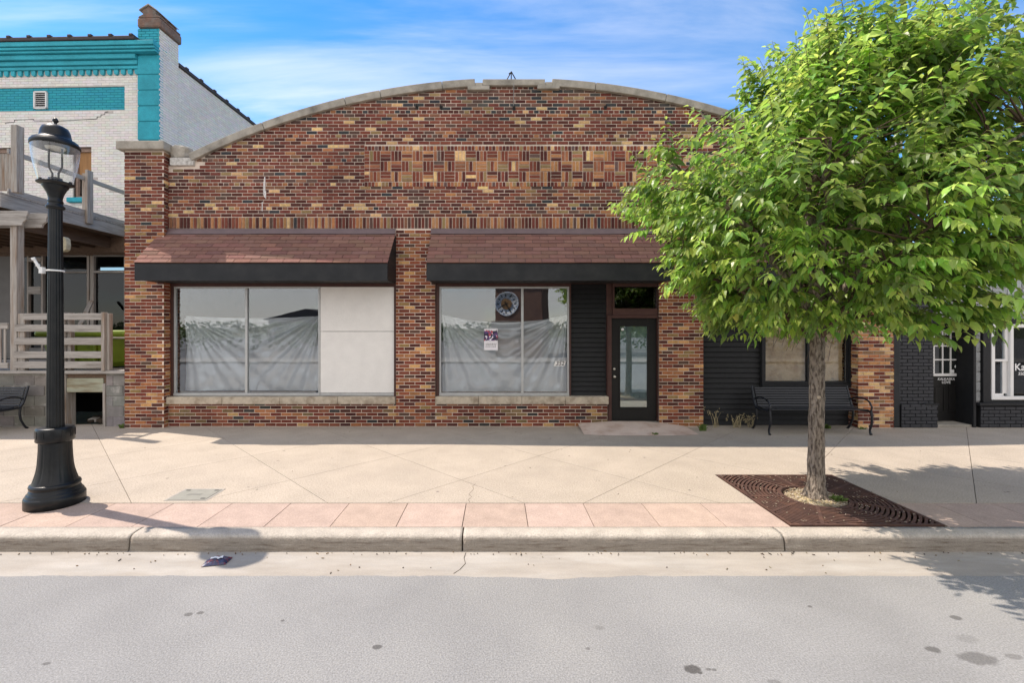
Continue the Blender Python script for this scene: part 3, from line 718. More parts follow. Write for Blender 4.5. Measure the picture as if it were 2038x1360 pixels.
# right bay window with brown paper inside
t0, t1, u0, u1 = RW
fr = MB(); fwd = .07
fr.box(t0-fwd, t1+fwd, YW+.06, YW+.2, u1, u1+fwd); fr.box(t0-fwd, t1+fwd, YW+.05, YW+.2, u0-fwd, u0); fr.box(t0-fwd, t0, YW+.062, YW+.2, u0, u1); fr.box(t1, t1+fwd, YW+.062, YW+.2, u0, u1)
wr = S(fr, 'window', m_black, None, .004)
window(shop, t0 + .001, t1 - .001, u0 + .001, u1 - .001, m_black, [(t0 + t1) / 2 + .05], y=YW + .14, gm=m_glass_dim, fwid=.03)
for sg in ((4.112, t0 - .075), (t1 + .075, 7.10)): S(MB().box(sg[0], sg[1], YW + .17, YW + .2, 0, 2.86), 'sheathing', m_dark)
S(MB().box(t0 - .075, t1 + .075, YW + .17, YW + .2, 0, u0 - .075), 'sheathing', m_dark); S(MB().box(t0 - .075, t1 + .075, YW + .17, YW + .2, u1 + .075, 2.86), 'sheathing', m_dark)
# ---- door
DX0, DX1 = WX(1216, YG), WX(1306, YG); DZ0, DZ1 = .105, WZ(634, YG)
fr = MB()
fr.box(DX0 - .075, DX0 - .005, YW + .03, YW + .2, .09, DZ1 + .06); fr.box(DX1 + .005, 3.218, YW + .03, YW + .2, .09, 2.86)
fr.box(DX0 - .004, DX1 + .004, YW + .03, YW + .2, DZ1 + .004, DZ1 + .06); fr.box(DX0 + .02, DX1 + .004, YW + .04, YW + .2, DZ1 + .0601, DZ1 + .20)
fr.box(DX0 + .02, DX0 + .055, YW + .04, YW + .2, DZ1 + .2001, 2.86); fr.box(DX0 + .056, DX1 + .004, YW + .04, YW + .2, 2.80, 2.86)
fr.box(2.195, DX0 + .019, YW + .1, YW + .2, DZ1 + .06, 2.86)
S(fr, 'door_frame', m_brown, None, .004)
S(MB().box(DX0 + .056, DX1 + .003, YG, YG + .006, DZ1 + .2, 2.80), 'transom_pane', m_glass_dim)
S(MB().box(2.195, DX0 - .076, YW + .05, YW + .2, 0, DZ1 + .06), 'jamb', m_brown)
S(MB().box(2.19, 3.218, YW + .0, YW + .3, 0, .088), 'threshold', m_coping, bevel=.008)
GXa, GXb, GZa, GZb = WX(1234, YG), WX(1288, YG), WZ(811, YG), WZ(650, YG)
d = MB(); d.box(DX0, GXa, YG - .01, YG + .035, DZ0, DZ1); d.box(GXb, DX1, YG - .01, YG + .035, DZ0, DZ1); d.box(GXa, GXb, YG - .01, YG + .035, DZ0, GZa); d.box(GXa, GXb, YG - .01, YG + .035, GZb, DZ1)
door = S(d, 'door', m_door, None, .003)
d = MB(); e = .03
d.box(GXa - e, GXb + e, YG - .024, YG - .01, GZb, GZb + e); d.box(GXa - e, GXb + e, YG - .024, YG - .01, GZa - e, GZa); d.box(GXa - e, GXa, YG - .024, YG - .01, GZa, GZb); d.box(GXb, GXb + e, YG - .024, YG - .01, GZa, GZb)
S(d, 'glazing_bead', m_door, door, .004)
S(MB().box(GXa, GXb, YG + .005, YG + .011, GZa, GZb), 'pane', simple_shader('frosted_door_glass', glass_fn(.16, (.85,.92,.92))), door)
S(MB().box(GXa, GXb, YG + .02, YG + .03, GZa, GZb), 'blind', mat('pale_blind', (.42,.47,.48), .9, .12, 5), door)
for zz, nm in ((WZ(750, YG), 'door_knob'), (WZ(735, YG), 'deadbolt')):
    o = MB(); cx_ = WX(1222, YG); pr = [(0,-.06),(.02,-.057),(.029,-.045),(.027,-.03),(.014,-.02),(.014,-.008),(.032,-.006),(.032,0)] if nm == 'door_knob' else [(0,-.022),(.022,-.02),(.028,-.004),(.028,0)]
    o.lathe(pr, 20); o.v = [(x_ + cx_, z_ + YG - .01, y_ + zz) for x_, y_, z_ in o.v]; S(o, nm, m_chrome, door)
o = MB(); o.lathe([(0,-.002),(.03,-.002),(.03,0)], 20); o.v = [(x_ + WX(1239, YG), z_ + YG + .004, y_ + WZ(656, YG)) for x_, y_, z_ in o.v]; S(o, 'round_sticker', m_text, door)

dx_ = lambda px: (px - 990) / 100.0
# ---- awnings
YA = 8.40
PAL_SH = [(.245,.125,.098),(.225,.114,.091),(.265,.136,.107),(.205,.104,.084),(.24,.128,.10)]
def awning(x0, x1, nm):
    zt, zf, zb = 3.87, 3.19, 2.845
    aw = S(MB().box(x0 + .012, x1 - .012, YA + .03, YW - .002, 2.875, 2.90), 'awning', m_soffit)
    # soffit strips
    nstr = int((x1 - x0) / .15)
    o = MB()
    for i in range(nstr):
        a = x0 + .015 + (x1 - x0 - .03) * i / nstr; b = x0 + .015 + (x1 - x0 - .03) * (i + 1) / nstr
        o.box(a + .004, b - .004, YA + .025, YW + .06, 2.862, 2.8745)
    S(o, 'soffit_panel', m_soffit, aw)
    S(MB().box(x0, x1, YA, YA + .024, zb, zf - .012), 'fascia', m_fascia, aw, .005)
    S(MB().box(x0 - .004, x1 + .004, YA - .008, YA + .02, zf - .011, zf + .004), 'drip_edge', m_flash, aw, .002)
    # deck under the shingles and closed ends
    dk = MB(); dk.add([(x0,YA,zf-.01),(x1,YA,zf-.01),(x1,YW,zt-.01),(x0,YW,zt-.01),(x0,YA,zf-.03),(x1,YA,zf-.03),(x1,YW,zt-.03),(x0,YW,zt-.03)], [(0,1,2,3),(7,6,5,4),(0,4,5,1),(1,5,6,2),(2,6,7,3),(3,7,4,0)])
    S(dk, 'roof_deck', m_tile, aw)
    for xx in (x0 + .002, x1 - .012):
        S(MB().prism([(YA + .025, zb + .03), (YW - .002, zb + .03), (YW - .002, zt - .035), (YA + .025, zf - .035)], 'x', xx, xx + .01), 'end_panel', m_black, aw)
        for k in range(9):
            z = zb + .04 + k * .1; yy = YA + .026 if z < zf - .05 else YA + .03 + (z - zf + .05) / (zt - zf) * (YW - YA)
            if yy < YW - .06: S(MB().box(xx - .006 if xx < (x0+x1)/2 else xx + .0105, xx - .0005 if xx < (x0+x1)/2 else xx + .016, yy, YW - .004, z, z + .085), 'end_board', m_black, aw)
    # shingle tabs
    sl = math.hypot(YW - YA, zt - zf); rows = 8; ang = math.atan2(zt - zf, YW - YA); rp_ = sl / rows; tab = .305
    mesh_by = {}
    rnd = random.Random(len(nm) + int(x0 * 10))
    dirv = Vector((0, math.cos(ang), math.sin(ang))); nrm = Vector((0, -math.sin(ang), math.cos(ang)))
    for r in range(rows):
        o0 = (0 if r % 2 == 0 else tab / 2) - rnd.uniform(0, .02); k = 0
        while x0 - .01 + k * tab - o0 < x1 + .01:
            a = max(x0 - .012, x0 - .01 + k * tab - o0) + .0045; b = min(x1 + .012, x0 - .01 + (k + 1) * tab - o0) - .0045; k += 1
            if b - a < .04: continue
            c = jit(rnd.choice(PAL_SH), .06)
            s0 = -.02 + r * rp_; p0 = Vector((0, YA, zf)) + dirv * s0 + nrm * (.013 + rnd.uniform(0, .003)); p1 = Vector((0, YA, zf)) + dirv * min(s0 + rp_ + .03, sl) + nrm * .001
            q0 = p0 - nrm * .016; q1 = p1 - nrm * .004
            m_ = MB(); m_.add([(a,p0.y,p0.z),(b,p0.y,p0.z),(b,p1.y,p1.z),(a,p1.y,p1.z),(a,q0.y,q0.z),(b,q0.y,q0.z),(b,q1.y,q1.z),(a,q1.y,q1.z)], [(0,1,2,3),(0,4,5,1),(1,5,6,2),(0,3,7,4),(4,7,6,5)], c)
            S(m_, 'shingle', m_shingle, aw)
    # wavy flashing along the wall
    fl = MB(); nx_ = int((x1 - x0) / .08); vv_ = []
    for i in range(nx_ + 1):
        x_ = x0 - .01 + (x1 - x0 + .02) * i / nx_; wv_ = .010 * mnoise.noise((x_ * .9, 4, x0))
        for y_, z_ in ((YW - .002, zt + .075), (YW - .022, zt + .07), (YW - .026, zt + .03 + wv_ * .6), (YW - .07, zt - .03 + wv_), (YW - .075, zt - .042 + wv_)): vv_.append((x_, y_ - abs(wv_), z_))
    fl.add(vv_, [(i*5+j, (i+1)*5+j, (i+1)*5+j+1, i*5+j+1) for i in range(nx_) for j in range(4)], None, True)
    S(fl, 'flashing', m_flash, aw)
    return aw
awning(-6.70, -2.03, 'left'); awning(-1.31, 3.26, 'centre'); awning(4.06, 7.06, 'right')

# pale paint drips left on the brick
ms_ = mat('pale_drip', (.72,.70,.68), .9, .25, 30)
for px_, a_, b_, w__ in ((527,352,393,.022),(524.5,362,388,.012),(522,402,420,.014),(529,380,396,.012)):
    S(MB().box(dx_(px_) - w__/2, dx_(px_) + w__/2, YW - .0035, YW + .004, (850-b_)/100, (850-a_)/100), 'paint_drip', ms_)
# ---- small wall furniture
o = MB(); xs_ = .33
o.tube([(.32, YW - .05, 6.9), (.322, YW - .085, 6.7), (.318, YW - .06, 6.5), (.32, YW - .02, 6.38)], .007, 6); S(o, 'cable', mat('grey_cable', (.25,.24,.23), .6), shop)
for x_, z_ in ((-1.60, 6.36), (-1.12, 6.36), (2.15, 6.36), (.33, 6.34)):
    o = MB(); o.tube([(x_, YW + .01, z_), (x_, YW - .06, z_), (x_, YW - .07, z_ + .035)], .012, 6); o.box(x_ - .03, x_ + .03, YW - .012, YW + .004, z_ - .03, z_ + .03); S(o, 'sign_hook', m_num, shop)
t = thing('sign_bracket', 'small black tripod bracket on top of the arched parapet', 'bracket', (.28, YW + .1, 6.9))
for a in ((-.13, 0, 0), (.13, 0, 0), (0, .16, 0)): MB().tube([(a[0], a[1], a[2]), (0, 0, .235)], .011, 6).build('leg', m_num, t)
MB().tube([(0,0,.22),(-.05,0,.19)], .012, 6).build('hook', m_num, t); MB().tube([(.0,-.02,.2),(.0,-.03,.07)], .004, 5).build('chain', m_num, t)

# ---- plastic sheets inside the windows
def sheet(name, label, x0, x1, z0, z1, sag, y, seed):
    nx_, nz_ = 120, 70; vv_ = []
    for j in range(nz_ + 1):
        for i in range(nx_ + 1):
            u = i / nx_; v = j / nz_
            top = z1 - sag * (1 - (2*u - 1) ** 2); x_ = x0 + (x1 - x0) * u; z_ = z0 + (top - z0) * v
            d_ = 0
            for cx_, sgn in ((0, 1), (1, -1)):
                dx_ = abs(u - cx_) * (x1 - x0); dz_ = (1 - v) * (z1 - z0) + .04; th = math.atan2(dx_, dz_); rr = math.hypot(dx_, dz_)
                amp = math.exp(-rr * 1.1) * min(1, rr * 4) * .055 + .006
                d_ += amp * (math.sin(th * 15 + seed + .8 * mnoise.noise((th * 3, seed, 0))) + .6 * math.sin(th * 37 + 2 * seed)) * (1 if dx_ < (x1 - x0) * .62 else .25)
            d_ += .03 * mnoise.noise((x_ * 1.6, z_ * 2.2, seed)) + .012 * mnoise.noise((x_ * 6, z_ * 7, seed)) + .03 * math.sin(u * math.pi) * (1 - v)
            d_ += .012 * math.sin(v * 26 + 5 * u * (1 - u)) * math.exp(-((v - .93) * 7) ** 2)
            vv_.append((x_, y + .05 + d_, z_))
    m_ = MB(); m_.add(vv_, [(j*(nx_+1)+i, j*(nx_+1)+i+1, (j+1)*(nx_+1)+i+1, (j+1)*(nx_+1)+i) for j in range(nz_) for i in range(nx_)], None, True)
    return tag(m_.build(name, m_sheet), label, 'plastic sheet', 'plastic sheets behind the glass')
sheet('plastic_sheet', 'translucent plastic sheet sagging behind the left window beside the white board', -6.42, -3.60, .68, 2.22, .05, 9.30, 1.3)
sheet('plastic_sheet', 'translucent plastic sheet hung behind the centre window with the poster', -1.13, 1.42, .66, 2.24, .16, 9.30, 4.1)
# brown paper in the right window
m_paper = mat('kraft_paper', (.86,.58,.35), .75, .14, 5, .9, 9, bdist=.06, c2=(.62,.36,.18), c2scale=4)
pm = MB(); nx_, nz_ = 70, 60; vv_ = []
for j in range(nz_ + 1):
    for i in range(nx_ + 1):
        x_ = t0 + .04 if False else RW[0] + .04 + (RW[1] - RW[0] - .08) * i / nx_; z_ = RW[2] + .04 + (RW[3] - RW[2] - .08) * j / nz_
        r_ = abs(mnoise.noise((x_ * 3, z_ * 3.5, 7))) + .5 * abs(mnoise.noise((x_ * 8, z_ * 8, 2)))
        vv_.append((x_, YW + .19 + .05 * r_, z_))
pm.add(vv_, [(j*(nx_+1)+i, j*(nx_+1)+i+1, (j+1)*(nx_+1)+i+1, (j+1)*(nx_+1)+i) for j in range(nz_) for i in range(nx_)], None, False)
tag(pm.build('brown_paper', m_paper), 'crumpled brown paper covering the inside of the window behind the bench', 'paper')
# poster and number on the centre glass
def poster_fn(nt):
    L = nt.links.new; b = N(nt, 'ShaderNodeBsdfPrincipled'); b.inputs['Roughness'].default_value = .5
    tcx = N(nt, 'ShaderNodeTexCoord'); sp = N(nt, 'ShaderNodeSeparateXYZ'); L(tcx.outputs['Object'], sp.inputs[0])
    vo = N(nt, 'ShaderNodeTexVoronoi'); vo.inputs['Scale'].default_value = 26; L(tcx.outputs['Object'], vo.inputs['Vector'])
    cr = N(nt, 'ShaderNodeValToRGB'); e = cr.color_ramp; e.interpolation = 'CONSTANT'
    for p, c in ((.0,(.02,.015,.05)),(.34,(.10,.04,.16)),(.48,(.45,.06,.09)),(.58,(.75,.7,.8)),(.74,(.05,.07,.22)),(.86,(.8,.55,.6))):
        q = e.elements.new(p); q.color = (*c, 1)
    s2 = N(nt, 'ShaderNodeSeparateColor'); L(vo.outputs['Color'], s2.inputs[0]); L(s2.outputs[0], cr.inputs[0])
    nz = N(nt, 'ShaderNodeTexNoise'); nz.inputs['Scale'].default_value = 30; L(tcx.outputs['Object'], nz.inputs['Vector'])
    ad = N(nt, 'ShaderNodeMath', operation='MULTIPLY_ADD'); L(nz.outputs[0], ad.inputs[0]); ad.inputs[1].default_value = .09; L(sp.outputs[2], ad.inputs[2])
    mr = N(nt, 'ShaderNodeMapRange'); mr.inputs[1].default_value = .012; mr.inputs[2].default_value = .03; L(ad.outputs[0], mr.inputs[0])
    mr2 = N(nt, 'ShaderNodeMapRange'); mr2.inputs[1].default_value = .215; mr2.inputs[2].default_value = .235; mr2.inputs[3].default_value = 1; mr2.inputs[4].default_value = .0; L(ad.outputs[0], mr2.inputs[0])
    mu = N(nt, 'ShaderNodeMath', operation='MULTIPLY'); L(mr.outputs[0], mu.inputs[0]); L(mr2.outputs[0], mu.inputs[1])
    mm = N(nt, 'ShaderNodeMixRGB'); L(mu.outputs[0], mm.inputs[0]); mm.inputs[1].default_value = (.78,.76,.80,1); L(cr.outputs[0], mm.inputs[2])
    L(mm.outputs[0], b.inputs['Base Color']); return b.outputs[0]
m_poster = simple_shader('event_poster_print', poster_fn)
pt = thing('poster', 'small colourful event poster taped to the centre window glass', 'poster', (WX(977, YG), YG - .004, WZ(676, YG)))
MB().box(-.138, .138, -.002, .0, -.215, .215).build('print', m_poster, pt)
random.seed(5)
for rw, (z_, n_, ln) in enumerate(((-.085, 9, .016), (-.115, 7, .018), (-.145, 6, .02))):
    for k in range(n_):
        x_ = -.11 + .22 * (k + .5) / n_ + random.uniform(-.005, .005)
        MB().box(x_ - ln/2, x_ + ln/2, -.0035, -.0022, z_ - .006, z_ + .006).build('print_line', m_num, pt)
hn = thing('house_number_sign', 'white slanted sign with black 352 on the centre window glass', 'sign', (WX(1114, YG), YG - .004, WZ(724, YG)))
MB().prism([(-.125,-.05),(.09,-.05),(.125,.05),(-.09,.05)], 'y', -.003, 0).build('plate', m_wtrim, hn)
text_obj('number', '352', .115, m_num, hn, (0, -.0045, 0), .0008, .25)

# =================================================================== WHITE PAINTED BUILDING (left)
YB = 12.2; KB = YB / F
wb = thing('white_brick_building', 'white painted brick building with turquoise cornice and corner pilaster', 'building', (-9.0, YB, 0), R(-1.6))
def B(mb, name, m, parent=None, bevel=0, kind=None, label=None):
    mb.v = [(p[0] + 9.0, p[1] - YB, p[2]) for p in mb.v]
    return mb.build(name, m, parent or wb, bevel, kind, label)
bx = lambda px: (px - 990) * KB
bz = lambda py: 2 + (650 - py) * KB
WL = -15.2
TOPZ = bz(92)
# recessed teal panel and windows are holes in the white brick skin
panel = (WL, bx(246), bz(217), bz(170))
w1 = (bx(140), bx(178), bz(392), bz(290)); w2 = (bx(-30), bx(18), bz(378), bz(290))
Z1F = bz(505)      # top of the ground floor shopfront
B(MB().box(WL, bx(322) - .012, YB + .33, YB + .5, Z1F, TOPZ), 'wall', m_dark)
def wcol(a, b, za, zb): return jit((.76,.73,.69), .025) if random.random() < .998 else jit((.52,.48,.44), .06)
acc = []
lay(acc, WL, bx(279), Z1F, bz(149), None, holes=[panel, w1, w2], header=0, colfn=wcol, bl=.213, mj=.0075)
accP = []; lay(accP, panel[0], panel[1], panel[2], panel[3], None, header=0, colfn=lambda *a: jit((.008,.33,.42), .05))
wst = MB(); cand = []; inview = lambda q: q[1] > bx(2) + .0
for q in acc:
    if inview(q) and q[1] - q[0] > .19: cand.append(q)
    else: brick_geo(wst, '-y', YB + random.uniform(-.001,.001), *q[:4], BD + .03, q[4])
cand.sort(key=lambda q: -q[3])
for q in cand[:299]: 
    o = brick_obj(wb, 0, q[0] + 9.0, q[1] + 9.0, *q[2:5], m_wbrick)
for q in cand[299:]: brick_geo(wst, '-y', YB + random.uniform(-.001,.001), *q[:4], BD + .03, q[4])
for q in accP: brick_geo(wst, '-y', YB + .028, *q[:4], BD, q[4])
# mortar body for the proud bricks
pb = MB()
pb.box(WL, panel[1], YB + .006, YB + BD + .031, panel[3], TOPZ - .6); pb.box(panel[1], bx(279), YB + .006, YB + BD + .031, w1[3] + .0, TOPZ - .6)
pb.box(WL, panel[1], YB + .006, YB + BD + .031, w1[3], panel[2])
pb.box(w1[1], bx(279), YB + .006, YB + BD + .031, Z1F, w1[3]); pb.box(w2[1], w1[0], YB + .006, YB + BD + .031, Z1F, w1[3]); pb.box(w1[0], w1[1], YB + .006, YB + BD + .031, Z1F, w1[2]); pb.box(WL, w2[1], YB + .006, YB + BD + .031, Z1F, w2[2])
B(pb, 'joint_bed', m_wmortar); B(MB().box(panel[0], panel[1], YB + .034, YB + .0405, panel[2], panel[3]), 'panel_bed', m_tmortar)
# pilaster: teal blocks with shadow joints; white bricks on its flank
P0, P1 = bx(278), bx(322); PZT = bz(60)
yP = YB - .10
B(MB().box(P0 + .02, P1 - .012, yP + .02, YB + .62, Z1F, PZT), 'pilaster_core', m_tmortar)
ys_ = [bz(y) for y in (283, 275, 244, 213, 182, 152, 113)]
zl = [3.3, bz(312), bz(281), bz(244), bz(213), bz(182), bz(151), bz(112)]
for a, b in zip(zl, zl[1:]):
    blk = B(MB().box(P0, P1 - .001, yP + .014, YB + .05, a + .018, b - .012), 'pilaster_block', m_teal, bevel=.006)
acc = []
lay(acc, P0 + .0, P1 - .002, bz(112), PZT, None, header=0, colfn=lambda *a: jit((.010,.37,.46), .05))
for q in acc: brick_geo(wst, '-y', yP + .012, *q[:4], BD, q[4])
acc = []; lay(acc, YB - .085, YB + .62, Z1F, PZT, None, header=0, colfn=lambda *a: jit((.76,.73,.69), .025))
for q in acc: brick_geo(wst, '+x', P1, *q[:4], BD, q[4])
B(MB().box(P1 - .0135, P1 - .006, YB - .085, YB + .62, Z1F, PZT), 'flank_bed', m_wmortar)
# stack cap with a gabled stone
B(MB().box(P0 + .03, P1 + .06, yP - .05, YB + .68, PZT, PZT + .26), 'stack_cap', m_reds, bevel=.05)
gm = (P0 + P1) / 2 + .05
B(MB().prism([(gm - .30, PZT + .26), (gm + .30, PZT + .26), (gm + .30, PZT + .30), (gm + .16, PZT + .36), (gm + .20, PZT + .44), (gm, PZT + .58), (gm - .22, PZT + .45), (gm - .17, PZT + .36), (gm - .30, PZT + .30)], 'y', yP - .03, YB + .64), 'gable_stone', m_reds, bevel=.02)
B(MB().prism([(gm + .22, PZT + .435), (gm, PZT + .585), (gm - .25, PZT + .44), (gm - .25, PZT + .465), (gm, PZT + .62), (gm + .22, PZT + .46)], 'y', yP - .06, YB + .66), 'gable_coping', m_coping)
# long side wall
B(MB().box(P1 - .3, P1 - .05, YB + .62, YB + 16, 0, bz(104)), 'side_wall', m_wmortar)
acc = []; lay(acc, YB + .63, YB + 8.5, bz(330), bz(104), None, header=0, colfn=lambda *a: jit((.76,.73,.69), .03))
for q in acc: brick_geo(wst, '+x', P1 - .042, *q[:4], BD, q[4])
B(wst, 'painted_brickwork', m_wbrick, kind='stuff')
B(MB().box(P1 - .36, P1 + .01, YB + .62, YB + 16, bz(104), bz(97)), 'side_coping', m_tile, bevel=.01)
for k in range(22):
    y_ = YB + .9 + k * .62
    B(MB().box(P1 - .38, P1 + .025, y_, y_ + .12, bz(97) - .04, bz(97) + .04), 'coping_tile_joint', m_tile, bevel=.015)
# teal cornice: stepped bands
CX1 = bx(322) - .003
bands = [(92, 101, .30, CX1), (101.5, 106.5, .27, CX1), (107, 111.5, .23, CX1), (112, 121.5, .17, P0 - .002), (122, 131, .11, P0 - .002), (131.5, 138, .07, P0 - .002)]
for ya_, yb_, pr_, xr_ in bands:
    B(MB().box(WL, xr_, YB - pr_, YB + .2, bz(yb_) + .004, bz(ya_)), 'cornice_band', m_teal_d, bevel=.012)
k = 0; x_ = P0 - .06
while x_ > bx(-20):
    o = MB(); hw = .055; zt_ = bz(138); zb_ = bz(148.5)
    pts_ = [(x_ - hw, zt_), (x_ - hw, zb_ + .05)] + [(x_ + hw * math.cos(a), zb_ + .05 + .05 * math.sin(a)) for a in [math.pi + math.pi * i / 6 for i in range(1, 6)]] + [(x_ + hw, zb_ + .05), (x_ + hw, zt_)]
    o.prism(pts_, 'y', YB - .045, YB + .05); B(o, 'corbel', m_teal_d); x_ -= .19
B(MB().box(WL, P0 + .1, YB - .33, YB + .3, bz(91.5), bz(84)), 'roof_edge', m_tile, bevel=.02)
x_ = P0 + .02
while x_ > bx(-20):
    B(MB().box(x_ - .05, x_ + .05, YB - .35, YB + .2, bz(86), bz(80.5)), 'ridge_tile', m_tile, bevel=.02); x_ -= .55
# louvred vent
vx0, vx1, vz0, vz1 = bx(60), bx(87), bz(213), bz(178)
o = MB(); o.box(vx0, vx1, YB - .02, YB + .03, vz1 - .035, vz1); o.box(vx0, vx1, YB - .02, YB + .03, vz0, vz0 + .035); o.box(vx0, vx0 + .035, YB - .02, YB + .03, vz0, vz1); o.box(vx1 - .035, vx1, YB - .02, YB + .03, vz0, vz1)
vent = B(o, 'vent', m_wtrim)
B(MB().box(vx0 + .03, vx1 - .03, YB + .02, YB + .026, vz0 + .03, vz1 - .03), 'vent_back', m_dark, vent)
for i in range(7):
    z_ = vz0 + .05 + i * (vz1 - vz0 - .09) / 7
    o = MB(); o.add([(vx0+.035,YB-.012,z_),(vx1-.035,YB-.012,z_),(vx1-.035,YB+.018,z_+.03),(vx0+.035,YB+.018,z_+.03)], [(0,1,2,3)]); B(o, 'louvre', m_wtrim, vent)
# stepped crack: dark recess pieces
ck = MB()
cp = [(0,241),(20,239),(20,235),(60,234),(60,237),(105,238),(165,236),(190,235),(190,231),(198,231),(198,227),(206,226),(206,222),(213,221)]
for (a, b), (c_, d_) in zip(cp, cp[1:]):
    ck.bar((bx(a), YB - .0035, bz(b)), (bx(c_), YB - .0035, bz(d_)), .004, .012)
B(ck, 'wall_crack', m_dark)
# windows
def up_window(w_, board, nm):
    x0, x1, z0, z1 = w_; y_ = YB + .10
    o = MB(); f_ = .06; o.box(x0, x1, y_ - .02, y_ + .08, z1 - .11, z1); o.box(x0, x1, y_ - .02, y_ + .08, z0, z0 + f_); o.box(x0, x0 + f_, y_ - .02, y_ + .08, z0 + f_, z1 - .11); o.box(x1 - f_, x1, y_ - .02, y_ + .08, z0 + f_, z1 - .11)
    wn = B(o, 'window', mat(nm + '_frame', (.30,.21,.17), .85, .25, 14)); 
    zm = (z0 + z1) / 2 - .08
    if board == 'ply':
        B(MB().box(x0 + f_, x1 - f_, y_ + .03, y_ + .04, zm, z1 - .11), 'board', m_ply, wn); B(MB().box(x0 + f_, x1 - f_, y_ + .05, y_ + .056, z0 + f_, zm - .03), 'pane', m_glass_dim, wn)
        B(MB().box(x0 + f_, x1 - f_, y_ + .0, y_ + .05, zm - .03, zm), 'meeting_rail', m_brown, wn)
    else:
        n_ = 5
        for i in range(n_):
            a = x0 + f_ + (x1 - x0 - 2*f_) * i / n_; b = x0 + f_ + (x1 - x0 - 2*f_) * (i + 1) / n_
            B(MB().box(a + .003, b - .003, y_ + .01, y_ + .03, z0 + f_, z1 - .11), 'board', m_wgz, wn)
    B(MB().box(x0, x1, YB + .3, YB + .32, z0, z1), 'dark_room', m_dark, wn)
    return wn
up_window(w1, 'ply', 'sash'); up_window(w2, 'boards', 'boarded')
B(MB().box(w1[0] - .10, w1[1] + .02, YB - .09, YB + .05, w1[2] - .14, w1[2] - .01), 'window_sill', m_teal, bevel=.02)
# shopfront under the deck
FZ = 1.13
sf = MB(); 
def timber(x0, x1, z0, z1, dy=0, m=m_wgz, nm='shopfront_timber'): B(MB().box(x0, x1, YB - .02 - dy, YB + .1, z0, z1), nm, m, bevel=.004)
B(MB().box(WL, P1 - .3, YB - .03, YB + .3, bz(509), Z1F + .25), 'shopfront_beam', m_joist)
B(MB().box(WL, bx(22), YB + .0, YB + .1, FZ, bz(509)), 'grey_wall_panel', m_greypanel)
for a, b in ((47, 50), (76, 80), (170, 174.5), (177, 184), (246, 250), (290, 296)): timber(bx(a), bx(b), FZ, bz(509))
for a, b, z0, z1 in ((50, 76, 570, 585), (50, 76, 512, 520), (122, 170, 540, 543), (184, 246, 539, 543), (120, 170, 506.8, 510), (184, 246, 506.8, 510)): timber(bx(a), bx(b), bz(z1), bz(z0), .01, m_wgx)
sq_ = MB(); sq_.add([(bx(23),YB+.05,FZ+.3),(bx(322)-.3,YB+.05,FZ+.3),(bx(322)-.3,YB+.05,bz(509)),(bx(23),YB+.05,bz(509))], [(0,1,2,3)])
B(sq_, 'shopfront_pane', simple_shader('dusty_glass', glass_fn(.0, (.35,.37,.38), .1)))
B(MB().box(bx(23), bx(322) - .3, YB - .01, YB + .08, FZ, FZ + .29), 'stall_riser', m_greypanel)
B(MB().box(-14.0, -13.9, YB + .51, YB + 3.49, FZ - .1, Z1F + .1), 'shop_partition', m_dark); B(MB().box(WL, P1 - .3, YB + 3.5, YB + 3.6, 0, Z1F), 'shop_back_wall', m_dark); B(MB().box(WL, P1 - .3, YB + .3, YB + 3.49, FZ - .2, FZ - .1), 'shop_floor', m_dark); B(MB().box(WL, P1 - .3, YB + .41, YB + 3.49, Z1F + .1, Z1F + .2), 'shop_ceiling', m_dark)

# =================================================================== PORCH BASE + DECK (left)
YD = 9.06
porch = thing('block_porch_base', 'raised porch on a grey concrete block wall with a dark crawl opening', 'porch', (-9.5, YD, 0))
def PO(mb, name, m, parent=None, bevel=0, kind=None):
    mb.v = [(p[0] + 9.5, p[1] - YD, p[2]) for p in mb.v]; return mb.build(name, m, parent or porch, bevel, kind)
dx = lambda px: (px - 990) / 100.0
dz = lambda py: (850 - py) / 100.0
PXR = PLX0 - .02
PO(MB().box(WL, PXR, YD - .05, YB - .03, 1.06, 1.12), 'porch_floor', m_wgx, bevel=.006)
PO(MB().box(WL, dx(128), YD + .03, YD + .25, 0, 1.05), 'wall_core', m_cmuj)
PO(MB().box(dx(209), PXR, YD + .03, YD + .25, 0, 1.05), 'wall_core', m_cmuj)
acc = []
lay(acc, WL, dx(128), -.005, 1.055, None, header=0, course=.2045, bl=.405, mj=.011, off=.08, colfn=lambda *a: jit((.21,.195,.175), .14), jz=.001)
lay(acc, dx(210), PXR, -.005, 1.055, None, header=0, course=.2045, bl=.405, mj=.006, off=.03, colfn=lambda *a: jit((.24,.225,.21), .08), jz=.001)
for a, b, za, zb, c in acc:
    if b < -11: continue
    o = MB(); brick_geo(o, '-y', YD + .017 + random.uniform(-.004,.004), a, b, za, zb, .03, c); PO(o, 'concrete_block', m_cmu)
PO(MB().box(dx(124), dx(130), YD + .0, YD + .22, 0, 1.05), 'opening_post', m_wgz, bevel=.005)
PO(MB().box(dx(204), dx(209), YD + .0, YD + .2, 0, .86), 'opening_post', m_wgz, bevel=.005)
PO(MB().box(dx(130.5), dx(208), YD + .04, YD + .2, .86, 1.05), 'opening_header', m_joist, bevel=.006)
PO(MB().box(dx(130.5), dx(203.5), YD + .02, YD + .06, .685, .965), 'opening_board', m_oldwood, bevel=.006)
PO(MB().box(WL, PXR, YD + 1.6, YD + 1.7, 0, 1.05), 'crawl_back', m_dark)
for i in range(24):
    r_ = random.uniform(.03, .085); lump(random.uniform(dx(134), dx(200)) + 9.5, random.uniform(.3, .9), r_ * .6, r_ * 1.3, r_, r_ * .7, i * 3.1, m_soil if i % 3 else m_cmuj, 'rubble_stone', porch)

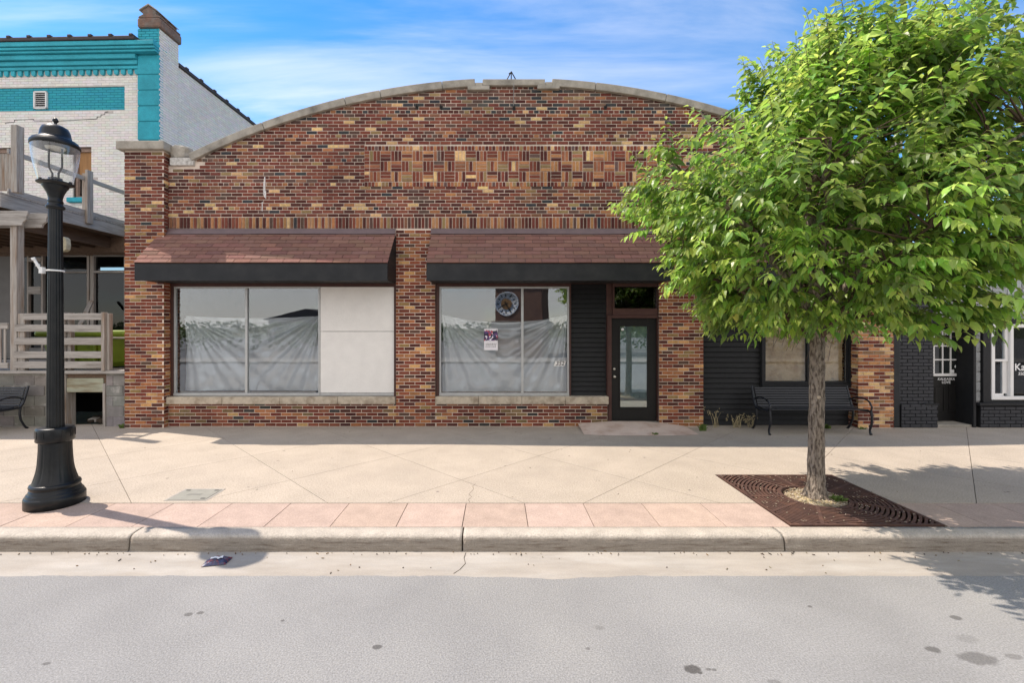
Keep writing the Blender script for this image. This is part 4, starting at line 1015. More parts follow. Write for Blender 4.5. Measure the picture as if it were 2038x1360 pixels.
deck = thing('timber_balcony', 'weathered grey timber balcony on posts in front of the white building', 'balcony', (-9.9, YD, 0))
def DK(mb, name, m, parent=None, bevel=.005, kind=None):
    mb.v = [(p[0] + 9.9, p[1] - YD, p[2]) for p in mb.v]; return mb.build(name, m, parent or deck, bevel, kind)
DXR = -9.87; YE = YB - .12
ztop, zbot = 4.64, 4.38
DK(MB().box(DXR - .04, DXR, YD - .02, YE, zbot, ztop), 'edge_beam', m_wgy)
DK(MB().box(WL, DXR - .042, YD - .02, YD + .02, zbot, ztop), 'front_beam', m_wgx)
for i in range(9):
    x_ = DXR - .42 - i * .41; DK(MB().box(x_ - .02, x_ + .02, YD + .2, YE, 4.08, zbot - .01), 'joist', m_joist)
for i in range(21):
    y_ = YD - .03 + i * .147; DK(MB().box(WL, DXR + .01, y_, y_ + .14, ztop + .001, ztop + .034), 'deck_board', m_wgx, bevel=.004)
DK(MB().box(WL, -9.2, YE + .002, YE + .08, bz(504), ztop), 'ledger_beam', m_joist)
DK(MB().box(WL, DXR - .045, YD + .03, YE, zbot, zbot + .02), 'deck_soffit', m_joist)
# scroll-cut cross beams under the front
for y_, xe in ((YD - .07, dx(62)), (YD + .14, dx(80))):
    pts_ = [(WL, 4.0), (xe - .12, 4.0), (xe - .10, 4.06), (xe - .03, 4.12), (xe - .02, 4.20), (xe, 4.22), (xe, 4.29), (WL, 4.29)]
    DK(MB().prism(pts_, 'y', y_, y_ + .045), 'cross_beam', m_wgx)
DK(MB().box(dx(22), dx(35), YD - .02, YD + .13, 1.12, 4.30), 'post', m_wgz)
# balcony railing
DK(MB().box(dx(22), dx(34), YD - .01, YD + .14, ztop + .035, WZ(248, YD)), 'rail_post', m_wgz)
Y2 = YD * 960 / 797
DK(MB().box(DXR + .001, DXR + .06, Y2 - .02, Y2 + .14, zbot + .1, WZ(338, Y2) ), 'rail_post', m_wgz); DK(MB().box(DXR - .11, DXR - .001, Y2 + .02, Y2 + .12, ztop + .036, WZ(344, Y2)), 'rail_post', m_wgz)
zt_ = 2 + (650 - 338) * (YD * 988 / (990 - 140)) / F * 1.0
zr = 2 + (650 - 344) * (-DXR / (990 - 152) ) 
zr = 2 + (650 - 344) * (-DXR) / (990 - 152)
DK(MB().box(DXR - .06, DXR - .02, YD + .15, YE, zr - .10, zr), 'top_rail', m_wgy)
DK(MB().box(DXR - .055, DXR - .02, YD + .15, YE, ztop + .05, ztop + .16), 'lower_rail', m_wgy)
# ceiling light box
lb = thing('light_box', 'old cream plastic light box hanging under the balcony', 'lamp', (WX(122, 10.3), 10.3, WZ(486, 10.3)))
o = MB(); o.prism([(-.16,-.17),(.10,-.17),(.155,-.13),(.17,-.02),(.155,.12),(.10,.16),(-.16,.16)], 'y', -.06, .06); o.build('housing', m_lite, lb, .01)
MB().box(-.15, .06, -.075, -.061, -.13, .12).build('dark_panel', m_brown, lb)
# leaning plank
o = MB().bar(W(158, 650, 11.4), W(183, 598, 11.9), .1, .03, c=None); tag(o.build('loose_plank', m_wgz), 'loose plank leaning against the shopfront window frame', 'plank')

# lower slatted railing
rl = thing('slatted_railing', 'low railing of five weathered horizontal boards on the porch edge', 'railing', (dx(125), YD, 1.12))
def RL(mb, name, m, parent=None, bevel=.006):
    mb.v = [(p[0] - dx(125), p[1] - YD, p[2] - 1.12) for p in mb.v]; return mb.build(name, m, parent or rl, bevel)
for y0, y1, x0, x1, tl in ((624, 637, 50, 208, 0), (646, 660, 34, 205, .012), (673, 686.5, 33, 208, .0), (699.5, 713, 33, 208.5, .0), (719.5, 733, 32, 209, -.0)):
    o = MB(); o.box(dx(x0), dx(x1), YD - .05, YD - .012, dz(y1) , dz(y0)); o.v = [(a, b, c - tl * (a - dx(x0)) / 1.7) for a, b, c in o.v]; RL(o, 'rail_board', m_wgx)
for x0, x1, zt_, dy_ in ((36, 50, 624, 0), (123.5, 129, 622, 0), (130, 137, 622.5, .05), (207, 213, 622, -.06), (213.2, 218, 624, .0)):
    RL(MB().box(dx(x0), dx(x1), YD - .01 + dy_, YD + .08 + dy_, 1.121, dz(zt_)), 'rail_post', m_wgz)
bl_ = thing('baluster_railing', 'porch railing with upright balusters at the left edge', 'railing', (dx(5), YD, 1.12))
def BLr(mb, name, m):
    mb.v = [(p[0] - dx(5), p[1] - YD, p[2] - 1.12) for p in mb.v]; return mb.build(name, m, bl_, .005)
BLr(MB().box(dx(-120), dx(19), YD - .04, YD + .0, dz(655), dz(643)), 'top_rail', m_wgx); BLr(MB().box(dx(-120), dx(19), YD - .04, YD + .0, dz(733), dz(722)), 'bottom_rail', m_wgx)
for i in range(9): x_ = dx(12 - 9.2 * i); BLr(MB().box(x_ - .02, x_ + .02, YD - .03, YD - .005, dz(722), dz(655)), 'baluster', m_wgz)
# green boat on the porch
boat = thing('green_boat', 'upturned lime green plastic boat stored behind the slatted railing', 'boat', (WX(190, 9.8), 9.8, 1.12))
o = MB(); prof_ = []; nx_ = 20; vv_ = []
hl = .98
for i in range(nx_ + 1):
    u = i / nx_ * 2 - 1; w_ = .36 * (1 - abs(u) ** 2.6 * .55); bot = .02 + .02 * u * u; 
    sec = [(-w_, .62), (-w_ * 1.0, .60), (-w_ * .80, .10 + bot), (-w_ * .5, bot), (w_ * .5, bot), (w_ * .80, .10 + bot), (w_, .60), (w_, .62)]
    for y_, z_ in sec: vv_.append((u * hl * (1 - .16 * (1 - z_ / .62) ), y_, z_))
o.add(vv_, [(i*8+j, (i+1)*8+j, (i+1)*8+j+1, i*8+j+1) for i in range(nx_) for j in range(7)] + [tuple(range(8)), tuple(nx_*8 + j for j in range(7, -1, -1))], None, False)
o.build('hull', m_green, boat)
MB().box(-hl - .02, hl + .02, -.40, .40, .625, .66).build('gunwale', mat('pale_edge_strip', (.33,.31,.24), .7), boat, .012)
o = MB(); o.box(-hl, hl, -.37, .37, .661, .80); o.build('deck_shell', m_green, boat, .06)
for x_ in (-.45, -.12, .3): MB().box(x_ - .03, x_ + .03, -.372, -.30, .1, .58).build('hull_rib', m_green, boat, .02)

# =================================================================== BLACK BRICK SHOP (right)
YK = 9.02
bs = thing('black_brick_shop', 'black painted brick shop with glass block transom and white sash window', 'building', (9.0, YK, 0))
def K(mb, name, m, parent=None, bevel=0, kind=None, label=None):
    mb.v = [(p[0] - 9.0, p[1] - YK, p[2]) for p in mb.v]; return mb.build(name, m, parent or bs, bevel, kind, label)
kx = lambda px, Y=YK: WX(px, Y)
kz = lambda py, Y=YK: WZ(py, Y)
KX1 = 15
K(MB().box(PRX1 + .012, kx(1788.5), YK - .04, YK + .2, 0, 3.6), 'downspout', m_fascia, bevel=.02)
K(MB().box(kx(1789), kx(1858), YK + BD - .002, YK + .45, 0, 3.45), 'pier', m_bmortar)
K(MB().box(kx(1789), kx(1861), YK - .06 + BD, YK + .3, 0, .44), 'pier_base', m_bmortar)
acc = []; lay(acc, kx(1789), kx(1858), .45, 3.45, None, header=0, colfn=lambda *a: (.05,.05,.05), off=.03)
for q in acc: brick_obj(bs, 0, q[0] - 9, q[1] - 9, *q[2:5], m_bbrick)
acc = []; lay(acc, kx(1789), kx(1861), 0, .45, None, header=0, colfn=lambda *a: (.05,.05,.05), off=.03)
for q in acc: brick_obj(bs, -.06, q[0] - 9, q[1] - 9, *q[2:5], m_bbrick)
K(MB().box(kx(1836), kx(1863), YK - .07, YK + .1, .451, .475), 'ledge', m_black, bevel=.004)
# low wall
LX0 = kx(1947)
K(MB().box(LX0, KX1, YK - .05 + BD, YK + .3, 0, .44), 'low_wall', m_bmortar)
acc = []; lay(acc, LX0, kx(2110), 0, .44, None, header=0, colfn=lambda *a: (.05,.05,.05), off=.1)
for q in acc: brick_obj(bs, -.05, q[0] - 9, q[1] - 9, *q[2:5], m_bbrick)
K(MB().box(LX0 - .06, KX1, YK - .09, YK + .2, .441, .49), 'ledge', m_black, bevel=.006)
# glass block transom
gz0, gz1 = kz(634), 3.30
K(MB().box(kx(1858), KX1, YK + .03, YK + .2, gz0, gz1), 'transom_bed', m_gbjoint)
gp = .292; x_ = kx(1840)
for i in range(12):
    for j in range(4):
        a = kx(1859.5) + i * gp; z_ = gz0 + .012 + j * gp
        if z_ + gp > gz1 + .05 or a > kx(2120): continue
        K(MB().box(a + .006, a + gp - .006, YK + .012, YK + .1, z_ + .006, min(z_ + gp - .006, gz1)), 'glass_block', m_gblock, bevel=.014)
K(MB().box(kx(1858), KX1, YK - .02, YK + .3, gz1 + .001, 3.62), 'parapet', m_fascia, bevel=.008)
K(MB().box(kx(1789), KX1, YK + .33, 22, 3.4, 3.5), 'roof', m_tile)
K(MB().box(kx(1858), KX1, YK - .01, YK + .25, kz(644), gz0 - .002), 'lintel', m_black, bevel=.005)
# recessed door
YR = 9.35
rx = lambda px: WX(px, YR)
rz = lambda py: WZ(py, YR)
D0, D1 = rx(1846), rx(1920); E0, E1 = .06, rz(652)
K(MB().box(kx(1858), D0 - .002, YR - .05, YR + .1, .02, kz(644)), 'door_jamb', m_black, bevel=.004); K(MB().box(D1 + .002, kx(1941), YR - .05, YR + .1, .02, kz(644)), 'door_jamb', m_black, bevel=.004)
K(MB().box(D0 - .001, D1 + .001, YR - .05, YR + .1, E1 + .003, kz(644)), 'door_head', m_black, bevel=.004)
K(MB().box(kx(1858), kx(1934), YK + .0, YR + .1, 0, .05), 'door_step', m_coping, bevel=.006)
dr = K(MB().box(D0, D1, YR, YR + .045, E0, E1), 'door', m_door, bevel=.003)
L0, L1, M0, M1 = rx(1853), rx(1911.5), rz(749), rz(656)
o = MB(); f_ = .055
o.box(L0, L1, YR - .025, YR - .001, M1 - f_, M1); o.box(L0, L1, YR - .025, YR - .001, M0, M0 + f_); o.box(L0, L0 + f_, YR - .025, YR - .001, M0 + f_, M1 - f_); o.box(L1 - f_, L1, YR - .025, YR - .001, M0 + f_, M1 - f_)
lf = K(o, 'door_light', m_wtrim, dr, .004)
for i in (1, 2):
    x_ = L0 + f_ + (L1 - L0 - 2*f_) * i / 3; K(MB().box(x_ - .013, x_ + .013, YR - .022, YR - .002, M0 + f_, M1 - f_), 'glazing_bar', m_wtrim, dr)
    z_ = M0 + f_ + (M1 - M0 - 2*f_) * i / 3; K(MB().box(L0 + f_, L1 - f_, YR - .0215, YR - .0025, z_ - .013, z_ + .013), 'glazing_bar', m_wtrim, dr)
for i in range(3):
    for j in range(3):
        a = L0 + f_ + (L1 - L0 - 2*f_) * i / 3 + .013; b = L0 + f_ + (L1 - L0 - 2*f_) * (i+1) / 3 - .013; c_ = M0 + f_ + (M1 - M0 - 2*f_) * j / 3 + .013; d_ = M0 + f_ + (M1 - M0 - 2*f_) * (j+1) / 3 - .013
        K(MB().box(a, b, YR - .006, YR - .001, c_, d_), 'pane', mat('dark_door_glass', (.02,.024,.024), .06, 0, spec=.9) if (i, j) == (0, 0) else MATS['dark_door_glass'], dr)
for i, (a, b) in enumerate(((1857, 1879), (1887.5, 1909))):
    o = MB(); x0, x1, z0, z1 = rx(a), rx(b), rz(820), rz(768)
    o.box(x0, x1, YR - .012, YR - .0005, z1 - .02, z1); o.box(x0, x1, YR - .012, YR - .0005, z0, z0 + .02); o.box(x0, x0 + .02, YR - .012, YR - .0005, z0 + .02, z1 - .02); o.box(x1 - .02, x1, YR - .012, YR - .0005, z0 + .02, z1 - .02)
    o.box(x0 + .035, x1 - .035, YR - .009, YR - .0005, z0 + .035, z1 - .035); K(o, 'door_panel', m_door, dr, .004)
text_obj('number', '350', .10, m_text, dr, (rx(1880) - 9, YR - YK - .008, rz(664)), .0006)
text_obj('lettering', 'KALKASKA', .072, m_text, dr, (rx(1883) - 9, YR - YK - .002, rz(755)), .0008, .1)
text_obj('lettering', 'LOVE', .075, m_text, dr, (rx(1883) - 9, YR - YK - .002, rz(761.5)), .0008)
for px_, py_, r_ in ((1861, 664, .035), (1902, 730, .03)):
    o = MB(); o.lathe([(0,-.002),(r_,-.002),(r_,0)], 16); o.v = [(a + rx(px_), c + YR - .007, b + rz(py_)) for a, b, c in o.v]; K(o, 'round_sticker', mat('pale_blue_sticker', (.45,.65,.7), .5) if px_ == 1861 else m_text, dr)
K(MB().box(rx(1890), rx(1898), YR - .009, YR - .007, rz(743), rz(736)), 'square_sticker', m_text, dr)
for nm, py_, r_ in (('deadbolt', 741, .03), ('door_knob', 752, .034)):
    o = MB(); o.lathe([(0,-.07),(r_*.7,-.066),(r_,-.05),(r_*.8,-.03),(r_*.45,-.02),(r_*.45,-.008),(r_*1.1,-.006),(r_*1.1,0)], 18); o.v = [(a + rx(1917), c + YR - .001, b + rz(py_)) for a, b, c in o.v]; K(o, nm, m_brass, dr)
# glass block column
K(MB().box(kx(1934.5), kx(1940), YK - .03, YK + .4, 0, kz(644)), 'column_post', m_black, bevel=.005); K(MB().box(kx(1956), kx(1970), YK - .01, YK + .3, .491, kz(644)), 'column_post', m_black, bevel=.005)
K(MB().box(kx(1940.5), kx(1955.5), YK + .06, YK + .12, .491, kz(644)), 'column_bed', m_gbjoint)
for i in range(8):
    z_ = .505 + i * .198
    if z_ + .19 < kz(643): K(MB().box(kx(1941), kx(1955), YK + .03, YK + .1, z_ + .008, z_ + .19), 'glass_block', m_gblock, bevel=.01)
# white sash window
o = MB(); Xa, Xb, Za, Zb = kx(1972), kx(2135), kz(796), kz(645.5); f_ = .065
o.box(Xa, Xb, YK - .02, YK + .1, Zb - f_, Zb); o.box(Xa, Xb, YK - .02, YK + .1, Za, Za + f_); o.box(Xa, Xa + f_, YK - .02, YK + .1, Za + f_, Zb - f_); o.box(kx(2009), kx(2015.5), YK - .02, YK + .1, Za + f_, Zb - f_)
sw = K(o, 'sash_window', m_wtrim, None, .006)
zm = kz(717.5)
o = MB(); o.box(kx(1978.6), kx(2008.8), YK + .02, YK + .06, zm - .025, zm + .02); o.box(kx(2003), kx(2008.8), YK + .021, YK + .06, zm + .021, Zb - f_ - .001); o.box(kx(1978.6), kx(2002), YK + .04, YK + .07, Za + f_ + .001, Za + f_ + .05); o.box(kx(2000), kx(2008.8), YK + .04, YK + .07, Za + f_ + .051, zm - .026)
K(o, 'sash', m_wtrim, sw, .003)
K(MB().box(kx(1978.6), kx(2008.9), YK + .05, YK + .056, Za + f_, Zb - f_), 'pane', m_glass_dim, sw); K(MB().box(kx(2015.6), Xb, YK + .04, YK + .046, Za + f_, Zb - f_), 'pane', m_glass_dim, sw)
K(MB().box(Xa - .06, Xb, YK + .0, YK + .2, Zb + .001, kz(644) - .001), 'window_head', m_black); K(MB().box(kx(1970.1), KX1, YK + .0, YK + .2, .4905, Za - .002), 'window_base', m_black)
K(MB().box(kx(1970.1), Xa - .001, YK + .0, YK + .2, Za, Zb), 'window_side', m_black)
text_obj('lettering', 'Kal', .20, m_text, sw, (kx(2023) - 9, .035, kz(732)), .0008, 0, 'LEFT')
text_obj('lettering', '350', .085, m_text, sw, (kx(2030) - 9, .035, kz(745)), .0008, .1, 'LEFT')
cu = MB(); vv_ = []; nx_ = 30
for j in range(11):
    for i in range(nx_ + 1):
        u = i / nx_; v = j / 10; bt = kz(709) + .10 * abs(math.sin(u * math.pi * 1.5)); z_ = bt + (kz(652) - bt) * v
        vv_.append((kx(1981) + (kx(2003) - kx(1981)) * u, YK + .14 + .015 * math.sin(u * 40), z_))
cu.add(vv_, [(j*(nx_+1)+i, j*(nx_+1)+i+1, (j+1)*(nx_+1)+i+1, (j+1)*(nx_+1)+i) for j in range(10) for i in range(nx_)], None, True)
cu = cu.build('lace_curtain', mat('lace', (.62,.62,.60), .9, .3, 60)); tag(cu, 'white lace curtain hanging inside the narrow sash window', 'curtain')
sn = MB().box(kx(1983), kx(1996), YK + .075, YK + .079, kz(750), kz(732)).build('window_card', m_wtrim); tag(sn, 'small white card leaning inside the narrow sash window', 'card')
K(MB().box(kx(1858), KX1, 11.9, 12, 0, 3.4), 'back_wall', m_dark); K(MB().box(kx(1858), KX1, YK + .3, 11.9, .0, .02), 'inner_floor', m_dark)

# =================================================================== STREET FURNITURE
def bench(name, label, loc, Wd=1.86):
    t = thing(name, label, 'bench', loc, 0, 'black slatted benches'); h = Wd / 2
    # local: front is -y; seat front y=-.26, back y=+.2
    for i in range(6):
        y_ = -.25 + i * .072; z_ = .44 + .012 * math.cos(i * 1.1)
        MB().box(-h + .03, h - .03, y_, y_ + .056, z_, z_ + .02).build('seat_slat', m_bench, t, .006)
    for i in range(8):
        z_ = .475 + i * .045; y_ = .185 + (z_ - .46) * .34
        o = MB().bar((-h + .03, y_, z_), (h - .03, y_, z_), .018, .036, up=(0, .32, .95)); o.build('back_slat', m_bench, t, .005)
    for sx in (-1, 1):
        x_ = sx * h
        fr = MB()
        fr.tube([(x_, -.27, .435), (x_, 0, .425), (x_, .16, .43), (x_, .215, .5), (x_, .27, .66), (x_, .325, .83)], [.022,.02,.022,.024,.022,.018], 8)
        fr.build('side_frame', m_bench, t)
        MB().tube([(x_, -.265, .44), (x_, -.285, .33), (x_, -.275, .2), (x_, -.235, .09), (x_, -.245, .03), (x_, -.27, .008)], [.022,.02,.019,.019,.02,.024], 8).build('leg', m_bench, t)
        MB().tube([(x_, .17, .43), (x_, .155, .32), (x_, .175, .2), (x_, .235, .08), (x_, .27, .03), (x_, .30, .008)], [.022,.02,.019,.019,.02,.024], 8).build('leg', m_bench, t)
        arc = [(x_, .245, .60)] + [(x_, -.02 + .235 * math.cos(a), .555 + .10 * math.sin(a)) for a in [R(25 + 150 * i / 10) for i in range(11)]] + [(x_, -.285, .52), (x_, -.265, .45)]
        MB().tube(arc, .015, 8).build('armrest', m_bench, t)
    MB().bar((-h, 0, .425), (h, 0, .425), .03, .02).build('stretcher', m_bench, t)
    return t
bench('park_bench', 'black slatted metal bench with looped arms in front of the black siding', (5.93, 8.62, 0))
bench('park_bench', 'black slatted metal bench cut off by the left edge of the photo', (WX(36, 8.75) - .93, 8.62, 0))

# ---- lamp post
lp = thing('street_lamp', 'black fluted street lamp with a clear acorn globe near the kerb', 'street lamp', (-4.99, 5.14, 0))
MB().lathe([(0,0),(.262,0),(.262,.10),(.255,.115),(.245,.118),(.245,.135),(.236,.15),(.226,.155),(.224,.17),(.215,.185),(.205,.19),(.218,.205),(.222,.225),(.214,.245),(.20,.25)], 48).build('base', m_lamp, lp)
def flt(k, r, z): return 1 - .045 * (1 if k % 8 == 0 else 0) * (1 if .29 < z < .68 else 0)
MB().lathe([(.20,.25),(.192,.27),(.178,.32),(.163,.38),(.153,.45),(.147,.54),(.143,.62),(.142,.70),(.142,.715)], 96, flute=flt).build('bell', m_lamp, lp)
o = MB(); o.lathe([(.142,.70),(.16,.712),(.168,.72),(.168,.845),(.16,.862),(.145,.868),(.08,.87)], 48); o.build('collar', m_lamp, lp)
for k in range(12):
    a = 2*math.pi*k/12 + .1; o = MB().box(.1665,.1705,-.014,.014,.76,.84); ca, sa = math.cos(a), math.sin(a); o.v = [(x*ca - y*sa, x*sa + y*ca, z) for x, y, z in o.v]; o.build('collar_notch', m_lamp, lp)
def flt2(k, r, z): return 1 - .075 * (1 if k % 6 in (2, 3, 4) else 0)
MB().lathe([(.078,.868),(.076,1.2),(.071,1.9),(.066,2.6),(.060,3.33)], 96, flute=flt2).build('shaft', m_lamp, lp)
MB().lathe([(.064,3.32),(.083,3.335),(.083,3.355),(.068,3.37),(.062,3.39),(.068,3.40),(.068,3.415),(.060,3.425),(.062,3.45),(.075,3.50),(.098,3.55),(.115,3.575),(.115,3.585),(.105,3.59),(.14,3.60),(.163,3.61),(.163,3.618),(.13,3.632),(.06,3.64),(.06,3.675),(0,3.675)], 48).build('capital', m_lamp, lp)
for k in range(4):
    a = R(45 + 90*k); MB().tube([(.125*math.cos(a), .125*math.sin(a), 3.625), (.125*math.cos(a), .125*math.sin(a), 3.66)], .016, 10).build('clamp', m_lamp, lp)
MB().lathe([(.142,3.635),(.156,3.68),(.178,3.77),(.196,3.87),(.206,3.96),(.208,4.03)], 48).build('globe', m_globe, lp)
MB().lathe([(.2,4.02),(.214,4.022),(.218,4.045),(.214,4.065),(.20,4.075),(.196,4.09),(.175,4.105),(.142,4.12),(.136,4.15),(.128,4.20),(.112,4.24),(.07,4.265),(.02,4.272),(0,4.272)], 48).build('lid', m_lamp, lp)
MB().lathe([(0,4.015),(.2,4.03)], 40).build('lid_underside', m_lamp, lp); MB().lathe([(0,4.005),(.085,4.006),(.09,4.02)], 24).build('light_module', mat('led_lens', (.62,.6,.52), .3, .2, 60), lp)
MB().lathe([(0,4.268),(.03,4.27),(.012,4.285),(.014,4.30),(.026,4.315),(.028,4.33),(.02,4.345),(.012,4.355),(0,4.36)], 16).build('finial', m_lamp, lp)
for sx in (-1, 1): MB().tube([(sx*.035,0,3.68),(sx*.035,0,3.73),(sx*.075,0,3.80),(sx*.075,0,4.02)], .010, 6).build('support_rod', m_lamp, lp)
mbk = mat('white_bracket', (.8,.8,.78), .5, .1)
bz_ = WZ(538, 5.1)
o = MB(); o.tube([(-.085,-.08,bz_ - .005), (-.125,-.12,bz_ + .12)], .014, 10); o.box(-.095,-.055,-.095,-.055,bz_ - .04, bz_ + .03); o.tube([(-.122,-.117,bz_ + .105),(-.13,-.125,bz_ + .13)], .019, 10); o.tube([(-.1,-.095,bz_ + .04),(-.104,-.099,bz_ + .055)], .019, 10); o.build('flag_bracket', mbk, lp, label='white flag holder strapped to the post')
MB().lathe([(.0745,bz_ - .012),(.0785,bz_ - .012),(.0785,bz_ + .006),(.0745,bz_ + .006)], 40).build('bracket_strap', mbk, lp)

# ---- tree grate
tg = thing('tree_grate', 'square rusty iron tree grate with concentric slots around the trunk', 'tree grate', (3.72, 5.35, 0))
HS = .775
o = MB(); 
for a, b, c_, d_ in ((-HS,HS,-HS,-HS+.03),(-HS,HS,HS-.03,HS),(-HS,-HS+.03,-HS+.03,HS-.03),(HS-.03,HS,-HS+.03,HS-.03)): o.box(a, b, c_, d_, -.03, .004)
o.build('grate_frame', m_grate, tg)
r = .36; 
while r < 1.09:
    o = MB(); n_ = 120
    for k in range(n_):
        a0, a1 = 2*math.pi*k/n_, 2*math.pi*(k+1)/n_; am = (a0+a1)/2
        if max(abs((r+.012)*math.cos(am)), abs((r+.012)*math.sin(am))) > HS - .02: continue
        if r > .5 and max(abs(r*math.cos(am)), abs(r*math.sin(am))) < 0: continue
        p = [((r-.0125)*math.cos(a0),(r-.0125)*math.sin(a0)),((r+.0125)*math.cos(a0),(r+.0125)*math.sin(a0)),((r+.0125)*math.cos(a1),(r+.0125)*math.sin(a1)),((r-.0125)*math.cos(a1),(r-.0125)*math.sin(a1))]
        o.prism(p, 'z', -.03, .0025)
    if o.v:
        segs = []; per = 8
        runs = []; idx = [tuple(q) for q in o.f]
        for b0 in range(0, len(o.v), 8): 
            if runs and (Vector(runs[-1][-1][2]) - Vector(o.v[b0+1])).length < .004: runs[-1].append((b0, o.v[b0+1], o.v[b0+2]))
            else: runs.append([(b0, o.v[b0+1], o.v[b0+2])])
        if len(runs) > 1 and (Vector(runs[-1][-1][2]) - Vector(runs[0][0][1])).length < .004: runs[0] = runs.pop() + runs[0]
        for run in runs:
            q_ = MB()
            for b0, _, _ in run: q_.add(o.v[b0:b0+8], [(0,1,2,3),(7,6,5,4),(0,4,5,1),(1,5,6,2),(2,6,7,3),(3,7,4,0)])
            q_.build('grate_ring', m_grate, tg)
    r += .043
for k in range(12):
    a = math.pi * k / 6 + .0; q = min(HS / max(abs(math.cos(a)), 1e-6), HS / max(abs(math.sin(a)), 1e-6)) - .01
    MB().bar((.34*math.cos(a), .34*math.sin(a), -.012), (q*math.cos(a), q*math.sin(a), -.012), .035, .035).build('spoke', m_grate, tg)
MB().lathe([(.325,-.03),(.325,.005),(.352,.005),(.352,-.03)], 60).build('hub_ring', m_grate, tg)
so = MB(); so.add([(GX0-.1,GY0-.1,-.10),(GX1+.1,GY0-.1,-.10),(GX1+.1,GY1+.1,-.10),(GX0-.1,GY1+.1,-.10)], [(0,1,2,3)]); so.build('soil', m_soil, kind='structure')
random.seed(11)
ch = MB()
for i in range(900):
    a = random.uniform(0, 2*math.pi); rr = .33 * math.sqrt(random.uniform(.1, 1)); h_ = .035 * (1 - rr / .36) + .002
    x_, y_ = 3.74 + rr*math.cos(a), 5.33 + rr*math.sin(a); z_ = h_ - .03 + random.uniform(0, .02); l_ = random.uniform(.008,.028); b_ = random.uniform(0, 6.3)
    ch.bar((x_, y_, z_), (x_ + l_*math.cos(b_), y_ + l_*math.sin(b_), z_ + random.uniform(-.006,.010)), .008, .004, c=jit(random.choice([(.42,.32,.22),(.50,.42,.31),(.30,.22,.15),(.55,.48,.38)]), .15))
for i in range(220):
    x_, y_ = random.uniform(GX0+.05, GX1-.05), random.uniform(GY0+.05, GY1-.05); l_ = random.uniform(.006,.018); b_ = random.uniform(0, 6.3)
    ch.bar((x_, y_, .006), (x_ + l_*math.cos(b_), y_ + l_*math.sin(b_), .008), .006, .003, c=jit((.45,.37,.27), .2))
cho = ch.build('wood_chips', m_chip, kind='stuff'); tag(cho, 'pale wood chips and litter around the tree trunk', 'mulch')
mm = MB(); mm.lathe([(.33,-.05),(.30,-.03),(.2,-.008),(.1,.006),(0,.01)], 32, 3.74, 5.33); tag(mm.build('mulch_mound', m_straw), 'low mound of pale mulch at the foot of the trunk', 'mulch')

# ---- litter in the gutter and debris
lt = thing('crumpled_packet', 'crumpled dark blue and red snack packet lying in the gutter', 'litter', (-2.55, 4.14, -.147), R(12))
m_pk = mat('packet_foil', (.03,.035,.09), .35, .3, 40, spec=.6, c2=(.16,.03,.045), c2scale=22, c2lo=.5, c2hi=.56)
o = MB(); nx_, ny_ = 16, 10; vv_ = []
for j in range(ny_ + 1):
    for i in range(nx_ + 1):
        u, v = i/nx_ - .5, j/ny_ - .5; e_ = (1 - (2*u)**4) * (1 - (2*v)**4)
        vv_.append((u*.20 + .02*v, v*.13, .004 + e_ * (.03 + .028 * mnoise.noise((u*7, v*7, 2)))))
o.add(vv_, [(j*(nx_+1)+i, j*(nx_+1)+i+1, (j+1)*(nx_+1)+i+1, (j+1)*(nx_+1)+i) for j in range(ny_) for i in range(nx_)]); o.build('wrapper', m_pk, lt)
o = MB(); vv_ = []
for j in range(3):
    for i in range(9):
        u, v = i/8 - .5, j/2 - .5; e_ = 1; vv_.append((u*.10, v*.03, .045 + .02 * mnoise.noise((u*3.5, v*2, 2))))
o.add(vv_, [(j*9+i, j*9+i+1, (j+1)*9+i+1, (j+1)*9+i) for j in range(2) for i in range(8)]); o.build('pale_label_band', m_text, lt)
db = MB(); random.seed(21)
for i in range(150):
    x_ = random.uniform(-5.5, 5.5); y_ = random.choice([random.gauss(4.30, .015), random.gauss(4.3, .02), random.uniform(3.95, 4.3)]); l_ = random.uniform(.006, .03) * (1 if random.random() < .25 else .5); b_ = random.uniform(0, 6.3)
    db.bar((x_, y_, -.146), (x_ + l_*math.cos(b_), y_ + l_*math.sin(b_), -.143), .006, .006, c=jit(random.choice([(.10,.07,.05),(.20,.13,.07),(.06,.05,.04),(.3,.25,.18)]), .2))
for i in range(70):
    x_ = random.uniform(-6, 7); y_ = random.choice([random.uniform(5.2, 8.9), random.gauss(8.95, .06)]); l_ = random.uniform(.004, .016); b_ = random.uniform(0, 6.3)
    db.bar((x_, y_, .003), (x_ + l_*math.cos(b_), y_ + l_*math.sin(b_), .005), .006, .005, c=jit(random.choice([(.10,.07,.05),(.20,.15,.09),(.25,.2,.15)]), .2))
for i in range(55):
    x_, y_, r_ = random.uniform(-6, 8), random.uniform(5.25, 8.9), random.uniform(.006, .018)
    db.add([(x_ + r_*math.cos(a)*random.uniform(.8,1.2), y_ + r_*math.sin(a)*random.uniform(.8,1.2), .0016) for a in [k*math.pi/5 for k in range(10)]], [tuple(range(10))], jit((.20,.175,.15), .25))
tag(db.build('street_debris', m_chip, kind='stuff'), 'fine leaf litter and grit along the gutter and sidewalk', 'debris')

